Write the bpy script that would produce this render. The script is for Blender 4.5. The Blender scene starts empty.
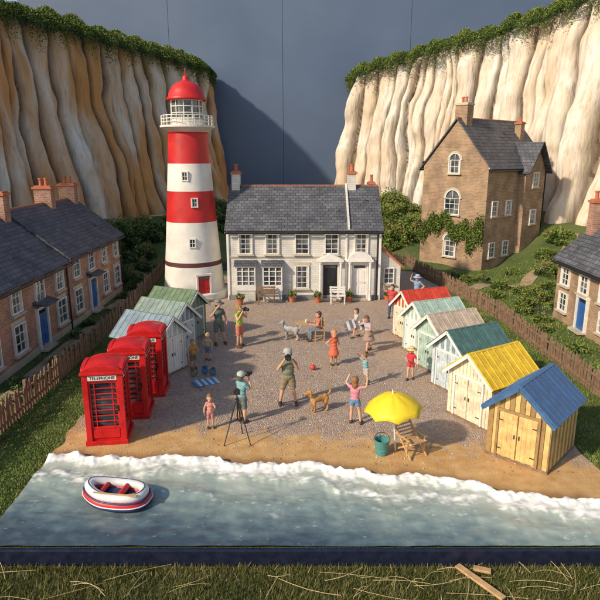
import bpy, math, random
import numpy as np
from mathutils import Vector, Matrix, noise as mnoise
random.seed(7); rng=np.random.default_rng(7)
S=bpy.context.scene
C=bpy.context.collection
GZ=-.30
# ---------------------------------------------------------------- materials
def base_nt(name):
    m=bpy.data.materials.new(name); m.use_nodes=True
    nt=m.node_tree; b=nt.nodes['Principled BSDF']
    return m,nt,b
def N(nt,t,**kw):
    n=nt.nodes.new(t)
    for k,v in kw.items(): setattr(n,k,v)
    return n
def mixc(nt,fac,a,b,mode='MIX'):
    n=N(nt,'ShaderNodeMix',data_type='RGBA',blend_type=mode)
    for i,v in ((0,fac),(6,a),(7,b)):
        if isinstance(v,bpy.types.NodeSocket): nt.links.new(v,n.inputs[i])
        elif i==0: n.inputs[0].default_value=v
        else: n.inputs[i].default_value=(*v[:3],1)
    return n.outputs[2]
def mrange(nt,v,a,b,c=0,d=1):
    n=N(nt,'ShaderNodeMapRange'); nt.links.new(v,n.inputs[0])
    n.inputs[1].default_value=a;n.inputs[2].default_value=b;n.inputs[3].default_value=c;n.inputs[4].default_value=d
    return n.outputs[0]
def noi(nt,co,scale,detail=4):
    n=N(nt,'ShaderNodeTexNoise'); nt.links.new(co,n.inputs['Vector']); n.inputs['Scale'].default_value=scale; n.inputs['Detail'].default_value=min(detail,5)
    return n.outputs['Fac']
def bump(nt,b,h,strength,dist=0.01,prev=None):
    n=N(nt,'ShaderNodeBump'); n.inputs['Strength'].default_value=strength; n.inputs['Distance'].default_value=dist
    nt.links.new(h,n.inputs['Height'])
    if prev is not None: nt.links.new(prev,n.inputs['Normal'])
    nt.links.new(n.outputs[0],b.inputs['Normal']); return n.outputs[0]
def tcoord(nt,k='Object'): return N(nt,'ShaderNodeTexCoord').outputs[k]
def sc(c,k): return tuple(min(1,x*k) for x in c)
_mc={}
def mat(name,col,rough=.6,var=.14,scale=3,bmp=.25,bscale=45,metal=0,dist=.01):
    key=(name,tuple(col))
    if key in _mc: return _mc[key]
    m,nt,b=base_nt(name); co=tcoord(nt)
    f=mrange(nt,noi(nt,co,scale,5),.3,.7)
    c=mixc(nt,f,sc(col,1-var),sc(col,1+var))
    f2=mrange(nt,noi(nt,co,bscale*.6,3),.35,.65,.85,1.1)
    mm=N(nt,'ShaderNodeMix',data_type='RGBA',blend_type='MULTIPLY'); mm.inputs[0].default_value=.6
    nt.links.new(c,mm.inputs[6]); nt.links.new(f2,mm.inputs[7]); nt.links.new(mm.outputs[2],b.inputs['Base Color'])
    nt.links.new(mrange(nt,f,0,1,max(0,rough-.1),min(1,rough+.1)),b.inputs['Roughness'])
    b.inputs['Metallic'].default_value=metal
    bump(nt,b,noi(nt,co,bscale,3),bmp,dist)
    _mc[key]=m; return m
def brick(name,c1,c2,mort,bw=.26,rh=.09,ms=.012,rough=.85,bs=.6,var=.35):
    m,nt,b=base_nt(name); uv=tcoord(nt,'UV')
    t=N(nt,'ShaderNodeTexBrick'); nt.links.new(uv,t.inputs['Vector'])
    t.inputs['Color1'].default_value=(*c1,1);t.inputs['Color2'].default_value=(*c2,1);t.inputs['Mortar'].default_value=(*mort,1)
    t.inputs['Scale'].default_value=1;t.inputs['Mortar Size'].default_value=ms;t.inputs['Brick Width'].default_value=bw;t.inputs['Row Height'].default_value=rh;t.inputs['Mortar Smooth'].default_value=.3
    co=tcoord(nt); f=mrange(nt,noi(nt,co,1.3,5),.3,.7,1-var,1+var*.5)
    mm=N(nt,'ShaderNodeMix',data_type='RGBA',blend_type='MULTIPLY'); mm.inputs[0].default_value=1
    nt.links.new(t.outputs['Color'],mm.inputs[6]); nt.links.new(f,mm.inputs[7]); nt.links.new(mm.outputs[2],b.inputs['Base Color'])
    b.inputs['Roughness'].default_value=rough
    inv=N(nt,'ShaderNodeMath',operation='SUBTRACT'); inv.inputs[0].default_value=1; nt.links.new(t.outputs['Fac'],inv.inputs[1])
    p=bump(nt,b,inv.outputs[0],bs,.02); bump(nt,b,noi(nt,co,30,3),.3,.01,p)
    return m
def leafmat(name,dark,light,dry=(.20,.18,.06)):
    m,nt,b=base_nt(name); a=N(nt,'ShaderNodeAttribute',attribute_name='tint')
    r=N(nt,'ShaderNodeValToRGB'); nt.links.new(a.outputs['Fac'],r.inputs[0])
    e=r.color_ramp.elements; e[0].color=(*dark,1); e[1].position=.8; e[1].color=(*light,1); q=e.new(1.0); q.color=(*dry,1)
    nt.links.new(r.outputs[0],b.inputs['Base Color']); b.inputs['Roughness'].default_value=.6
    b.inputs['Specular IOR Level'].default_value=.25
    return m
def glassmat():
    m,nt,b=base_nt('window_glass'); co=tcoord(nt)
    c=mixc(nt,mrange(nt,noi(nt,co,1.7,2),.4,.65),(.02,.028,.035),(.16,.17,.17))
    nt.links.new(c,b.inputs['Base Color']); b.inputs['Roughness'].default_value=.08; b.inputs['Specular IOR Level'].default_value=.8
    bump(nt,b,noi(nt,co,3,2),.15,.02); return m
GLASS=glassmat()
WHITE=mat('white_paint',(.78,.75,.69),.5,.08)
RED_BRICK=brick('red_brick',(.36,.14,.085),(.48,.24,.15),(.42,.36,.29))
TAN_BRICK=brick('tan_brick',(.42,.26,.145),(.30,.18,.095),(.42,.35,.27))
WHITE_BRICK=brick('painted_brick',(.74,.71,.64),(.65,.62,.55),(.56,.53,.47),.3,.1,.010,.8,.4,.2)
SLATE=brick('roof_slate',(.085,.088,.10),(.15,.155,.165),(.03,.03,.035),.28,.19,.012,.6,.8,.3)
SLATE2=brick('roof_slate_dark',(.075,.078,.09),(.13,.13,.145),(.025,.025,.03),.28,.2,.012,.6,.8,.3)
TERRA=mat('terracotta',(.48,.15,.07),.8)
RIDGE=mat('ridge_tile',(.26,.11,.07),.8)
STONE=mat('stone_trim',(.52,.45,.34),.8)
BLUEP=mat('blue_door_paint',(.03,.12,.36),.4)
BLACKP=mat('black_paint',(.02,.02,.022),.4)
WOODD=mat('weathered_wood',(.23,.145,.09),.85,.35,6,.5,30)
WOODL=mat('pine_wood',(.52,.33,.15),.6,.2,6,.4,30)
METAL=mat('dark_metal',(.05,.05,.055),.35,metal=.7)
# ---------------------------------------------------------------- mesh builder
class M:
    def __init__(s): s.v=[];s.f=[];s.mi=[];s.mats=[];s.T=None
    def mx(s,m):
        if m not in s.mats: s.mats.append(m)
        return s.mats.index(m)
    def add(s,vs,fs,m):
        o=len(s.v); k=s.mx(m)
        for p in vs:
            p=Vector(p)
            if s.T is not None: p=s.T@p
            s.v.append(tuple(p))
        for f in fs: s.f.append([i+o for i in f]); s.mi.append(k)
    def ob(s,c,A,B,Cc,sa,sb,scc,m):
        c=Vector(c);A=Vector(A)*sa/2;B=Vector(B)*sb/2;Cc=Vector(Cc)*scc/2
        vs=[c+A*i+B*j+Cc*k for k in(-1,1) for j in(-1,1) for i in(-1,1)]
        s.add(vs,[(0,2,3,1),(4,5,7,6),(0,1,5,4),(2,6,7,3),(0,4,6,2),(1,3,7,5)],m)
    def box(s,c,sz,m,rz=0,):
        a=math.cos(rz);b=math.sin(rz)
        s.ob(c,(a,b,0),(-b,a,0),(0,0,1),sz[0],sz[1],sz[2],m)
    def beam(s,p,q,w,h,m):
        p=Vector(p);q=Vector(q);d=(q-p); L=d.length; d.normalize()
        up=Vector((0,0,1)) if abs(d.z)<.95 else Vector((0,1,0))
        a=d.cross(up).normalized(); b=a.cross(d)
        s.ob((p+q)/2,a,b,d,w,h,L,m)
    def ell(s,c,r,m,R=None,n=14,k=8):
        c=Vector(c); vs=[];fs=[]
        for i in range(1,k):
            t=math.pi*i/k
            for j in range(n):
                a=2*math.pi*j/n
                p=Vector((r[0]*math.sin(t)*math.cos(a),r[1]*math.sin(t)*math.sin(a),r[2]*math.cos(t)))
                if R: p=R@p
                vs.append(c+p)
        for i in range(k-2):
            for j in range(n):
                a=i*n+j;b=i*n+(j+1)%n
                fs.append((a,a+n,b+n,b))
        t=Vector((0,0,r[2])); 
        if R: t=R@t
        vs.append(c+t);vs.append(c-t); T=len(vs)-2
        for j in range(n):
            fs.append((T,j,(j+1)%n)); fs.append((T+1,(k-2)*n+(j+1)%n,(k-2)*n+j))
        s.add(vs,fs,m)
    def tube(s,pts,rad,m,n=10,closed=False,cap=True):
        pts=[Vector(p) for p in pts]; L=len(pts)
        if not hasattr(rad,'__len__'): rad=[rad]*L
        if cap and not closed:
            d0=(pts[0]-pts[1]).normalized(); d1=(pts[-1]-pts[-2]).normalized()
            pts=[pts[0]+d0*rad[0]*.9,pts[0]+d0*rad[0]*.6]+pts+[pts[-1]+d1*rad[-1]*.6,pts[-1]+d1*rad[-1]*.9]
            rad=[rad[0]*.3,rad[0]*.8]+list(rad)+[rad[-1]*.8,rad[-1]*.3]; L=len(pts)
        vs=[];fs=[];prev=None
        for i in range(L):
            if closed: d=pts[(i+1)%L]-pts[i-1]
            else: d=pts[min(i+1,L-1)]-pts[max(i-1,0)]
            d.normalize()
            if prev is None:
                up=Vector((0,0,1)) if abs(d.z)<.9 else Vector((1,0,0)); a=d.cross(up).normalized()
            else: a=(prev-d*prev.dot(d)).normalized()
            prev=a; b=d.cross(a)
            for j in range(n):
                t=2*math.pi*j/n; vs.append(pts[i]+(a*math.cos(t)+b*math.sin(t))*rad[i])
        for i in range(L if closed else L-1):
            for j in range(n):
                i2=(i+1)%L
                fs.append((i*n+j,i*n+(j+1)%n,i2*n+(j+1)%n,i2*n+j))
        if not closed:
            fs.append(tuple(range(n-1,-1,-1))); fs.append(tuple((L-1)*n+j for j in range(n)))
        s.add(vs,fs,m)
    def lathe(s,prof,n,mats,c=(0,0,0)):
        c=Vector(c)
        for i in range(len(prof)-1):
            (r0,z0),(r1,z1)=prof[i],prof[i+1]; vs=[];fs=[]
            for j in range(n):
                a=2*math.pi*j/n; vs.append(c+Vector((r0*math.cos(a),r0*math.sin(a),z0))); vs.append(c+Vector((r1*math.cos(a),r1*math.sin(a),z1)))
            for j in range(n):
                k=(j+1)%n; fs.append((2*j,2*k,2*k+1,2*j+1))
            s.add(vs,fs,mats[i] if isinstance(mats,list) else mats)
    def prism(s,poly,axis,a,b,m):
        n=len(poly)
        if axis=='x': vs=[(a,p[0],p[1]) for p in poly]+[(b,p[0],p[1]) for p in poly]
        else: vs=[(p[0],a,p[1]) for p in poly]+[(p[0],b,p[1]) for p in poly]
        fs=[tuple(range(n)),tuple(range(2*n-1,n-1,-1))]+[(i,(i+1)%n+0,(i+1)%n+n,i+n) for i in range(n)]
        s.add(vs,fs,m)
    def build(s,name,parent=None,smooth=False,bevel=0,fixn=True):
        me=bpy.data.meshes.new(name); me.from_pydata(s.v,[],s.f)
        for m in s.mats: me.materials.append(m)
        me.polygons.foreach_set('material_index',s.mi)
        if fixn:
            import bmesh
            bm=bmesh.new(); bm.from_mesh(me); bmesh.ops.remove_doubles(bm,verts=bm.verts,dist=1e-5) if smooth else None
            bmesh.ops.recalc_face_normals(bm,faces=bm.faces); bm.to_mesh(me); bm.free()
        uvl=me.uv_layers.new(name='UVMap'); nl=len(me.loops)
        co=np.empty(len(me.vertices)*3); me.vertices.foreach_get('co',co); co=co.reshape(-1,3)
        li=np.empty(nl,dtype=int); me.loops.foreach_get('vertex_index',li)
        nr=np.empty(len(me.polygons)*3); me.polygons.foreach_get('normal',nr); nr=np.abs(nr.reshape(-1,3))
        lt=np.empty(len(me.polygons),dtype=int); me.polygons.foreach_get('loop_total',lt)
        ln=np.repeat(nr,lt,axis=0); P=co[li]; uv=np.zeros((nl,2))
        isz=(ln[:,2]>=ln[:,0])&(ln[:,2]>=ln[:,1]); isx=(~isz)&(ln[:,0]>ln[:,1]); isy=(~isz)&(~isx)
        uv[isx]=P[isx][:,[1,2]]; uv[isy]=P[isy][:,[0,2]]
        zx=isz&(ln[:,0]>ln[:,1]+.05); zy=isz&~zx
        uv[zx]=P[zx][:,[1,0]]*[1,1.25]; uv[zy]=P[zy][:,[0,1]]*[1,1.25]
        uvl.data.foreach_set('uv',uv.ravel())
        if smooth: me.polygons.foreach_set('use_smooth',[True]*len(me.polygons))
        o=bpy.data.objects.new(name,me); C.objects.link(o)
        if parent: o.parent=parent
        if bevel:
            b=o.modifiers.new('b','BEVEL'); b.width=bevel; b.segments=2; b.limit_method='ANGLE'
        return o
def root(name,loc,rz=0,s=1):
    e=bpy.data.objects.new(name,None); C.objects.link(e); e.location=loc; e.rotation_euler=(0,0,rz); e.scale=(s,s,s); e.empty_display_size=.2; return e
def sm(a,b,x):
    t=max(0,min(1,(x-a)/(b-a))); return t*t*(3-2*t)
def hgt(x,y):
    r=2.6*sm(10,19,x)*sm(27,42,y); l=2.2*sm(11,18,-x)*sm(29,42,y)
    bk=2.6*sm(36,54,y)*sm(4,9,abs(x))
    n=mnoise.noise(Vector((x*.35,y*.35,0)))*.35*max(sm(9.4,11.5,abs(x)),sm(34,38,y))*sm(14,20,y)
    if 9.6<abs(x)<17 and 17<y<32: n*=.2
    return r+l+bk+n
# ---------------------------------------------------------------- windows etc
Z=Vector((0,0,1))
CURT=mat('curtain',(.55,.52,.45),.9)
def window(m,p,n,w,h,nx=2,ny=2,sill=True,frame=None,arch=False,lintel=None):
    frame=frame or WHITE
    n=Vector(n).normalized(); u=Z.cross(n).normalized(); p=Vector(p)
    m.ob(p+n*.012,u,n,Z,w,.03,h,GLASS)
    if w>.5 and random.random()<.6:
        for sx in(-1,1): m.ob(p+u*sx*w*.39+n*.0285,u,n,Z,w*.14,.004,h*.92,CURT)
    t=.055
    m.ob(p+u*(w/2)+n*.04,u,n,Z,t,.1,h+t,frame); m.ob(p-u*(w/2)+n*.04,u,n,Z,t,.1,h+t,frame)
    m.ob(p-Z*(h/2)+n*.037,u,n,Z,w-t,.09,t,frame)
    if not arch: m.ob(p+Z*(h/2)+n*.037,u,n,Z,w-t,.09,t,frame)
    for i in range(1,nx): m.ob(p+u*(-w/2+w*i/nx)+n*.03,u,n,Z,.025,.04,h,frame)
    for j in range(1,ny): m.ob(p+Z*(-h/2+h*j/ny)+n*.028,u,n,Z,w,.044 if j==ny//2 else .036,.028,frame)
    if sill: m.ob(p-Z*(h/2+.07)+n*.07,u,n,Z,w+.2,.16,.07,STONE)
    if lintel: m.ob(p+Z*(h/2+.11)+n*.015,u,n,Z,w+.2,.05,.14,lintel)
    if arch:
        c=p+Z*(h/2); r=w/2; k=10
        vs=[c+n*.02]+[c+n*.02+u*math.cos(math.pi*i/k)*r+Z*math.sin(math.pi*i/k)*r for i in range(k+1)]
        m.add(vs,[(0,i,i+1) for i in range(1,k+1)],GLASS)
        for rr,mm,tt,pr in ((r,frame,.06,.04),(r+.09,STONE,.1,.025)):
            for i in range(k):
                a=math.pi*(i+.5)/k; d=u*math.cos(a)+Z*math.sin(a); tn=-u*math.sin(a)+Z*math.cos(a)
                m.ob(c+d*rr+n*pr,d,n,tn,tt,.09,rr*math.pi/k*1.05,mm)
        m.ob(c+Z*r/2+n*.03,u,n,Z,.028,.04,r,frame); m.ob(c+n*.031,u,n,Z,w,.042,.03,frame)
def door(m,p,n,w,h,col,surround=None):
    n=Vector(n).normalized(); u=Z.cross(n).normalized(); p=Vector(p); s_=surround or WHITE
    m.ob(p+Z*h/2+n*.015,u,n,Z,w,.05,h,col)
    for zz,hh in ((.25,.3),(.66,.34)):
        for sx in (-1,1): m.ob(p+Z*h*zz+u*sx*w*.22+n*.045,u,n,Z,w*.3,.02,h*hh,col)
    m.ob(p+Z*(h-.12)+n*.043,u,n,Z,w*.8,.02,.13,GLASS)
    for sx in(-1,1): m.ob(p+Z*h/2+u*sx*(w/2+.05)+n*.05,u,n,Z,.09,.12,h,s_)
    m.ob(p+Z*(h+.05)+n*.055,u,n,Z,w+.22,.14,.1,s_)
    m.ob(p+Z*.04+n*.15,u,n,Z,w+.2,.36,.09,STONE)
    m.ell(p+Z*h*.48+u*w*.38+n*.06,(.025,.025,.025),METAL,n=8,k=6)
def chimney(m,x,y,z0,z1,w,d,mt,cap=None,pots=2):
    m.box((x,y,(z0+z1)/2),(w,d,z1-z0),mt)
    m.box((x,y,z1+.04),(w+.12,d+.12,.1),cap or mt); m.box((x,y,z1+.12),(w-.02,d-.02,.06),cap or mt)
    for i in range(pots):
        o=(i-(pots-1)/2)*.26
        px,py=(x+o,y) if w>=d else (x,y+o)
        m.lathe([(0,z1+.14),(.085,z1+.14),(.07,z1+.42),(.095,z1+.43),(.095,z1+.5),(.05,z1+.5),(.05,z1+.3)],12,TERRA,(px,py,0))
def gable_house(name,loc,rz,L,D,eave,ridge,wm,rm,ridgem=RIDGE,drop=.6,ov=.22):
    R=root(name,loc,rz); w=M()
    w.prism([(-D/2,-drop),(D/2,-drop),(D/2,eave),(0,ridge-.03),(-D/2,eave)],'x',-L/2,L/2,wm); w.build('walls',R)
    r=M(); dz=(ridge-eave)/(D/2)
    for sgn in(-1,1):
        p0=Vector((0,0,ridge+.03)); p1=Vector((0,sgn*(D/2+ov),eave-dz*ov+.03)); d=(p1-p0)
        nn=Vector((1,0,0)).cross(d.normalized()); nn=nn if nn.z>0 else -nn
        r.ob((p0+p1)/2+nn*.04,(1,0,0),d.normalized(),nn,L+2*ov*.6,d.length,.08,rm)
        for i in range(int(L*3)):
            t=random.uniform(.08,.92); xx=random.uniform(-L/2,L/2)
            r.ob(p0.lerp(p1,t)+nn*.084+Vector((xx,0,0)),(1,0,0),d.normalized(),nn,random.choice((.28,.28,.56)),.2,.012,rm)
    k=int(L/.35)
    for i in range(k):
        x=-L/2-.1+(L+.2)*(i+.5)/k
        r.tube([(x-(L+.2)/k*.48,0,ridge+.085),(x+(L+.2)/k*.48,0,ridge+.085)],.085,ridgem,8,cap=False)
    r.build('roof',R)
    g=M()
    for sgn in(-1,1):
        yy=sgn*(D/2+ov+.05); zz=eave-dz*ov-.03
        g.tube([(-L/2-.1,yy,zz),(L/2+.1,yy,zz)],.055,BLACKP,8)
    g.tube([(L/2-.12,-(D/2+.06),0),(L/2-.12,-(D/2+.06),eave-.15)],.04,BLACKP,8)
    g.box((0,-(D/2+.02),eave-.1),(L,.06,.14),WHITE)
    g.build('gutters',R)
    return R
# ---------------------------------------------------------------- ground & board
gm,nt,b=base_nt('meadow_grass'); co=tcoord(nt)
c=mixc(nt,mrange(nt,noi(nt,co,1.2,5),.3,.7),(.05,.065,.016),(.13,.12,.04)); c=mixc(nt,mrange(nt,noi(nt,co,9,5),.5,.75),c,(.20,.14,.065))
nt.links.new(c,b.inputs['Base Color']); b.inputs['Roughness'].default_value=.9; bump(nt,b,noi(nt,co,40,5),.8,.03)
g=M(); g.add([(-400,-100,GZ),(400,-100,GZ),(400,700,GZ),(-400,700,GZ)],[(0,1,2,3)],gm); g.build('ground',fixn=False)
bd=M(); NAVY=mat('tray_paint',(.012,.016,.035),.35,.3,5)
bd.box((1,38.7,-.16),(56,58.5,.28),NAVY); bd.box((1,9.44,-.11),(56.2,.10,.34),NAVY); bd.build('display_board',bevel=.012)
# terrain
lm,nt,b=base_nt('lawn'); co=tcoord(nt)
c=mixc(nt,mrange(nt,noi(nt,co,.5,5),.35,.65),(.055,.095,.02),(.11,.15,.035)); c=mixc(nt,mrange(nt,noi(nt,co,5,5),.5,.8),c,(.17,.15,.055))
nt.links.new(c,b.inputs['Base Color']); b.inputs['Roughness'].default_value=.95; bump(nt,b,noi(nt,co,22,5),.9,.06)
t=M(); nx,ny=106,116; vs=[];fs=[]
for j in range(ny+1):
    for i in range(nx+1):
        x=-26+54*i/nx; y=9.5+58*j/ny; vs.append((x,y,hgt(x,y)))
for j in range(ny):
    for i in range(nx):
        a=j*(nx+1)+i; fs.append((a,a+1,a+nx+2,a+nx+1))
t.add(vs,fs,lm); t.build('terrain',smooth=True,fixn=False)
# shoreline function
SX=[-6.6,-5.9,-3,0,2.3,4.3,6.2,7.4]; SY=[13.0,12.9,12.85,12.5,12.1,11.55,10.9,10.4]
def shore(x):
    return float(np.interp(x,SX,SY))+.10*math.sin(x*2.1+1)+.07*math.sin(x*5.3)+.10*mnoise.noise(Vector((x*3.1,2,0)))+.06*mnoise.noise(Vector((x*9,7,0)))
# plaza + beach
PSC=17
pm,nt,b=base_nt('pebbles_and_sand'); co=tcoord(nt)
v=N(nt,'ShaderNodeTexVoronoi'); nt.links.new(co,v.inputs['Vector']); v.inputs['Scale'].default_value=PSC
v2=N(nt,'ShaderNodeTexVoronoi',feature='DISTANCE_TO_EDGE'); nt.links.new(co,v2.inputs['Vector']); v2.inputs['Scale'].default_value=PSC
sep=N(nt,'ShaderNodeSeparateColor'); nt.links.new(v.outputs['Color'],sep.inputs[0])
r=N(nt,'ShaderNodeValToRGB'); nt.links.new(sep.outputs[0],r.inputs[0]); e=r.color_ramp.elements
e[0].color=(.34,.25,.20,1); e[1].color=(.62,.52,.42,1)
for p_,c_ in ((.3,(.46,.35,.285,1)),(.55,(.42,.34,.295,1)),(.8,(.52,.43,.35,1))): q=e.new(p_); q.color=c_
edge=mrange(nt,v2.outputs['Distance'],0,.10)
c=mixc(nt,edge,(.25,.18,.13),r.outputs[0])
c=mixc(nt,mrange(nt,noi(nt,co,.7,5),.35,.7,0,.5),c,(.48,.33,.20))
at=N(nt,'ShaderNodeAttribute',attribute_name='sand')
ad=N(nt,'ShaderNodeMath',operation='ADD'); nt.links.new(at.outputs['Fac'],ad.inputs[0]); nt.links.new(mrange(nt,noi(nt,co,2.5,5),.3,.7,-.35,.35),ad.inputs[1])
sf=mrange(nt,ad.outputs[0],.2,.75)
sand=mixc(nt,mrange(nt,noi(nt,co,3,5),.3,.7),(.48,.26,.085),(.62,.41,.18)); sand=mixc(nt,mrange(nt,noi(nt,co,70,2),.55,.7,0,.45),sand,(.26,.14,.06))
a3=N(nt,'ShaderNodeAttribute',attribute_name='wet'); sand=mixc(nt,a3.outputs['Fac'],sand,(.25,.14,.06))
c=mixc(nt,sf,c,sand); nt.links.new(c,b.inputs['Base Color']); nt.links.new(mrange(nt,a3.outputs['Fac'],0,1,.85,.35),b.inputs['Roughness'])
hm=N(nt,'ShaderNodeMix',data_type='FLOAT'); nt.links.new(sf,hm.inputs[0]); nt.links.new(mrange(nt,v2.outputs['Distance'],0,.3),hm.inputs[2]); nt.links.new(noi(nt,co,25,5),hm.inputs[3])
bump(nt,b,hm.outputs[0],.7,.025)
p=M(); nx,ny=110,260; vs=[];fs=[]; sd=[]; wt=[]
for j in range(ny+1):
    for i in range(nx+1):
        y=10.0+26.6*j/ny
        xl=-6.25+.15*mnoise.noise(Vector((0,y*1.5,3)))-(1.5*sm(24,30,y)); xr=7.1+.2*mnoise.noise(Vector((5,y*1.1,3)))+.8*sm(26,30,y)-.6*sm(32,36,y)
        x=xl+(xr-xl)*i/nx
        d=y-shore(x); s_=1-sm(.6,2.5+.9*sm(1,5,x),d)
        z=.03+.022*mnoise.noise(Vector((x*1.6,y*1.6,0)))
        z=.006+(z-.006)*sm(-.15,.25,d)
        vs.append((x,y,z)); sd.append(s_); wt.append(1-sm(.05,.42+.2*mnoise.noise(Vector((x*1.7,3,3))),d))
for j in range(ny):
    for i in range(nx):
        a=j*(nx+1)+i; fs.append((a,a+1,a+nx+2,a+nx+1))
p.add(vs,fs,pm); po=p.build('pavement',smooth=True,fixn=False)
for nme,arr in(('sand',sd),('wet',wt)):
    at_=po.data.attributes.new(nme,'FLOAT','POINT'); at_.data.foreach_set('value',arr)
pb=M(); PB=[mat('pebble',(.40,.32,.27),.7),mat('pebble',(.56,.48,.4),.7),mat('pebble',(.24,.19,.17),.7)]
for i in range(2600):
    x=random.uniform(-6,6.8); y=random.uniform(12.2,24)
    if y<shore(x)+.3: continue
    s_=random.uniform(.010,.028)
    pb.ell((x,y,.032),(s_*random.uniform(.8,1.4),s_,s_*.6),random.choice(PB),n=6,k=4)
pb.build('pebbles',smooth=True)
# water
wm,nt,b=base_nt('sea_water'); co=tcoord(nt)
a1=N(nt,'ShaderNodeAttribute',attribute_name='foam'); a2=N(nt,'ShaderNodeAttribute',attribute_name='depth')
mp=N(nt,'ShaderNodeMapping'); nt.links.new(co,mp.inputs[0]); mp.inputs['Scale'].default_value=(1,1.5,1)
ff=noi(nt,mp.outputs[0],2.6,5)
dn=N(nt,'ShaderNodeMath',operation='ADD'); nt.links.new(a2.outputs['Fac'],dn.inputs[0]); nt.links.new(mrange(nt,ff,.3,.7,-.12,.12),dn.inputs[1])
r=N(nt,'ShaderNodeValToRGB'); nt.links.new(dn.outputs[0],r.inputs[0]); e=r.color_ramp.elements
e[0].color=(.54,.56,.46,1); e[1].color=(.05,.075,.10,1); q=e.new(.25); q.color=(.40,.45,.38,1); q=e.new(.55); q.color=(.23,.30,.28,1); q=e.new(.82); q.color=(.10,.15,.17,1)
ad=N(nt,'ShaderNodeMath',operation='ADD'); nt.links.new(a1.outputs['Fac'],ad.inputs[0]); nt.links.new(mrange(nt,noi(nt,mp.outputs[0],5,5),.3,.7,-.38,.38),ad.inputs[1])
fm=mrange(nt,ad.outputs[0],.3,.85)
c=mixc(nt,fm,r.outputs[0],(.86,.85,.80)); nt.links.new(c,b.inputs['Base Color'])
nt.links.new(mrange(nt,fm,0,1,.2,.7),b.inputs['Roughness'])
p1=bump(nt,b,noi(nt,mp.outputs[0],4,4),.3,.05); bump(nt,b,noi(nt,co,38,4),.15,.012,p1)
w=M(); nx,ny=440,120; vs=[];fs=[];fo=[];dp=[]
for j in range(ny+1):
    for i in range(nx+1):
        x=-6.15+13.3*i/nx; ys=shore(x); tt=j/ny; y=9.5+(ys-9.5)*tt; d=ys-y
        n1=mnoise.noise(Vector((x*1.1,y*2.4,1))); n2=mnoise.noise(Vector((x*4,y*7,4)))
        lump=mnoise.noise(Vector((x*3.2,y*4,9))); l2=mnoise.noise(Vector((x*9,y*9,2)))
        z=.085+.025*n1+.010*n2
        crest=math.exp(-((d-.22)/.17)**2); z+=crest*(.11+.08*lump+.03*l2)
        c2=math.exp(-((d-.80-.2*math.sin(x*.9))/.20)**2); z+=c2*.05*(1+lump)
        c3=math.exp(-((d-1.5-.25*math.sin(x*.6+2))/.25)**2); z+=c3*.03
        e_=sm(0,.09,d); z=z*e_+.020*(1-e_)
        vs.append((x,y,z)); fo.append(max(0,1.25*math.exp(-(d/.45)**2)+.50*c2+.16*c3)); dp.append(min(1,d/3.1))
for j in range(ny):
    for i in range(nx):
        a=j*(nx+1)+i; fs.append((a,a+1,a+nx+2,a+nx+1))
w.add(vs,fs,wm); wo=w.build('water',smooth=True,fixn=False)
for nme,arr in(('foam',fo),('depth',dp)):
    q=wo.data.attributes.new(nme,'FLOAT','POINT'); q.data.foreach_set('value',arr)
# ---------------------------------------------------------------- leaf clouds
def quads(name,c,a,bv,tint,mt,tri=False,parent=None):
    n=len(c)
    if tri: V=np.stack([c-a,c+a,c+bv],1); k=3
    else: V=np.stack([c-bv,c+a*.6-bv*.1,c+bv,c-a*.6-bv*.1],1); k=4
    me=bpy.data.meshes.new(name); me.vertices.add(n*k); me.vertices.foreach_set('co',V.reshape(-1).astype(np.float32))
    me.loops.add(n*k); me.loops.foreach_set('vertex_index',np.arange(n*k,dtype=np.int32))
    me.polygons.add(n); me.polygons.foreach_set('loop_start',np.arange(0,n*k,k,dtype=np.int32))
    try: me.polygons.foreach_set('loop_total',np.full(n,k,dtype=np.int32))
    except Exception: pass
    me.update(calc_edges=True); me.materials.append(mt)
    at=me.attributes.new('tint','FLOAT','FACE'); at.data.foreach_set('value',tint.astype(np.float32))
    o=bpy.data.objects.new(name,me); C.objects.link(o)
    if parent: o.parent=parent
    return o
def rand_leaves(c,size):
    n=len(c); a=rng.normal(size=(n,3)); a/=np.linalg.norm(a,axis=1)[:,None]
    q=rng.normal(size=(n,3)); bb=np.cross(a,q); bb/=np.linalg.norm(bb,axis=1)[:,None]
    s_=(size*rng.uniform(.6,1.3,n))[:,None]; return a*s_,bb*s_*1.2
LEAF=leafmat('foliage',(.030,.06,.012),(.20,.26,.05))
LEAFD=leafmat('foliage_dark',(.022,.05,.014),(.13,.20,.055))
CORE=mat('foliage_core',(.03,.05,.015),.9)
def bush_pts(cx,cy,cz,r,n,flat=.8):
    d=rng.normal(size=(n,3)); d/=np.linalg.norm(d,axis=1)[:,None]; d[:,2]=np.abs(d[:,2])*1.0-.15*(rng.random(n))
    ph=rng.uniform(0,6.28,6); k=rng.uniform(3.5,8,6)
    l=np.sin(d[:,0]*k[0]+ph[0])+np.sin(d[:,1]*k[1]+ph[1])+np.sin(d[:,2]*k[2]*1.4+ph[2])+np.sin((d[:,0]+d[:,1])*k[3]+ph[3])
    rad=(1+.12*l)*rng.uniform(.72,1.06,n)**.7
    P=d*rad[:,None]*np.array([r,r,r*flat])+np.array([cx,cy,cz])
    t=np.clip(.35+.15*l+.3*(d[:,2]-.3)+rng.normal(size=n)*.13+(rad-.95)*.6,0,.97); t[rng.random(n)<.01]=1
    return P,t
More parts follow.
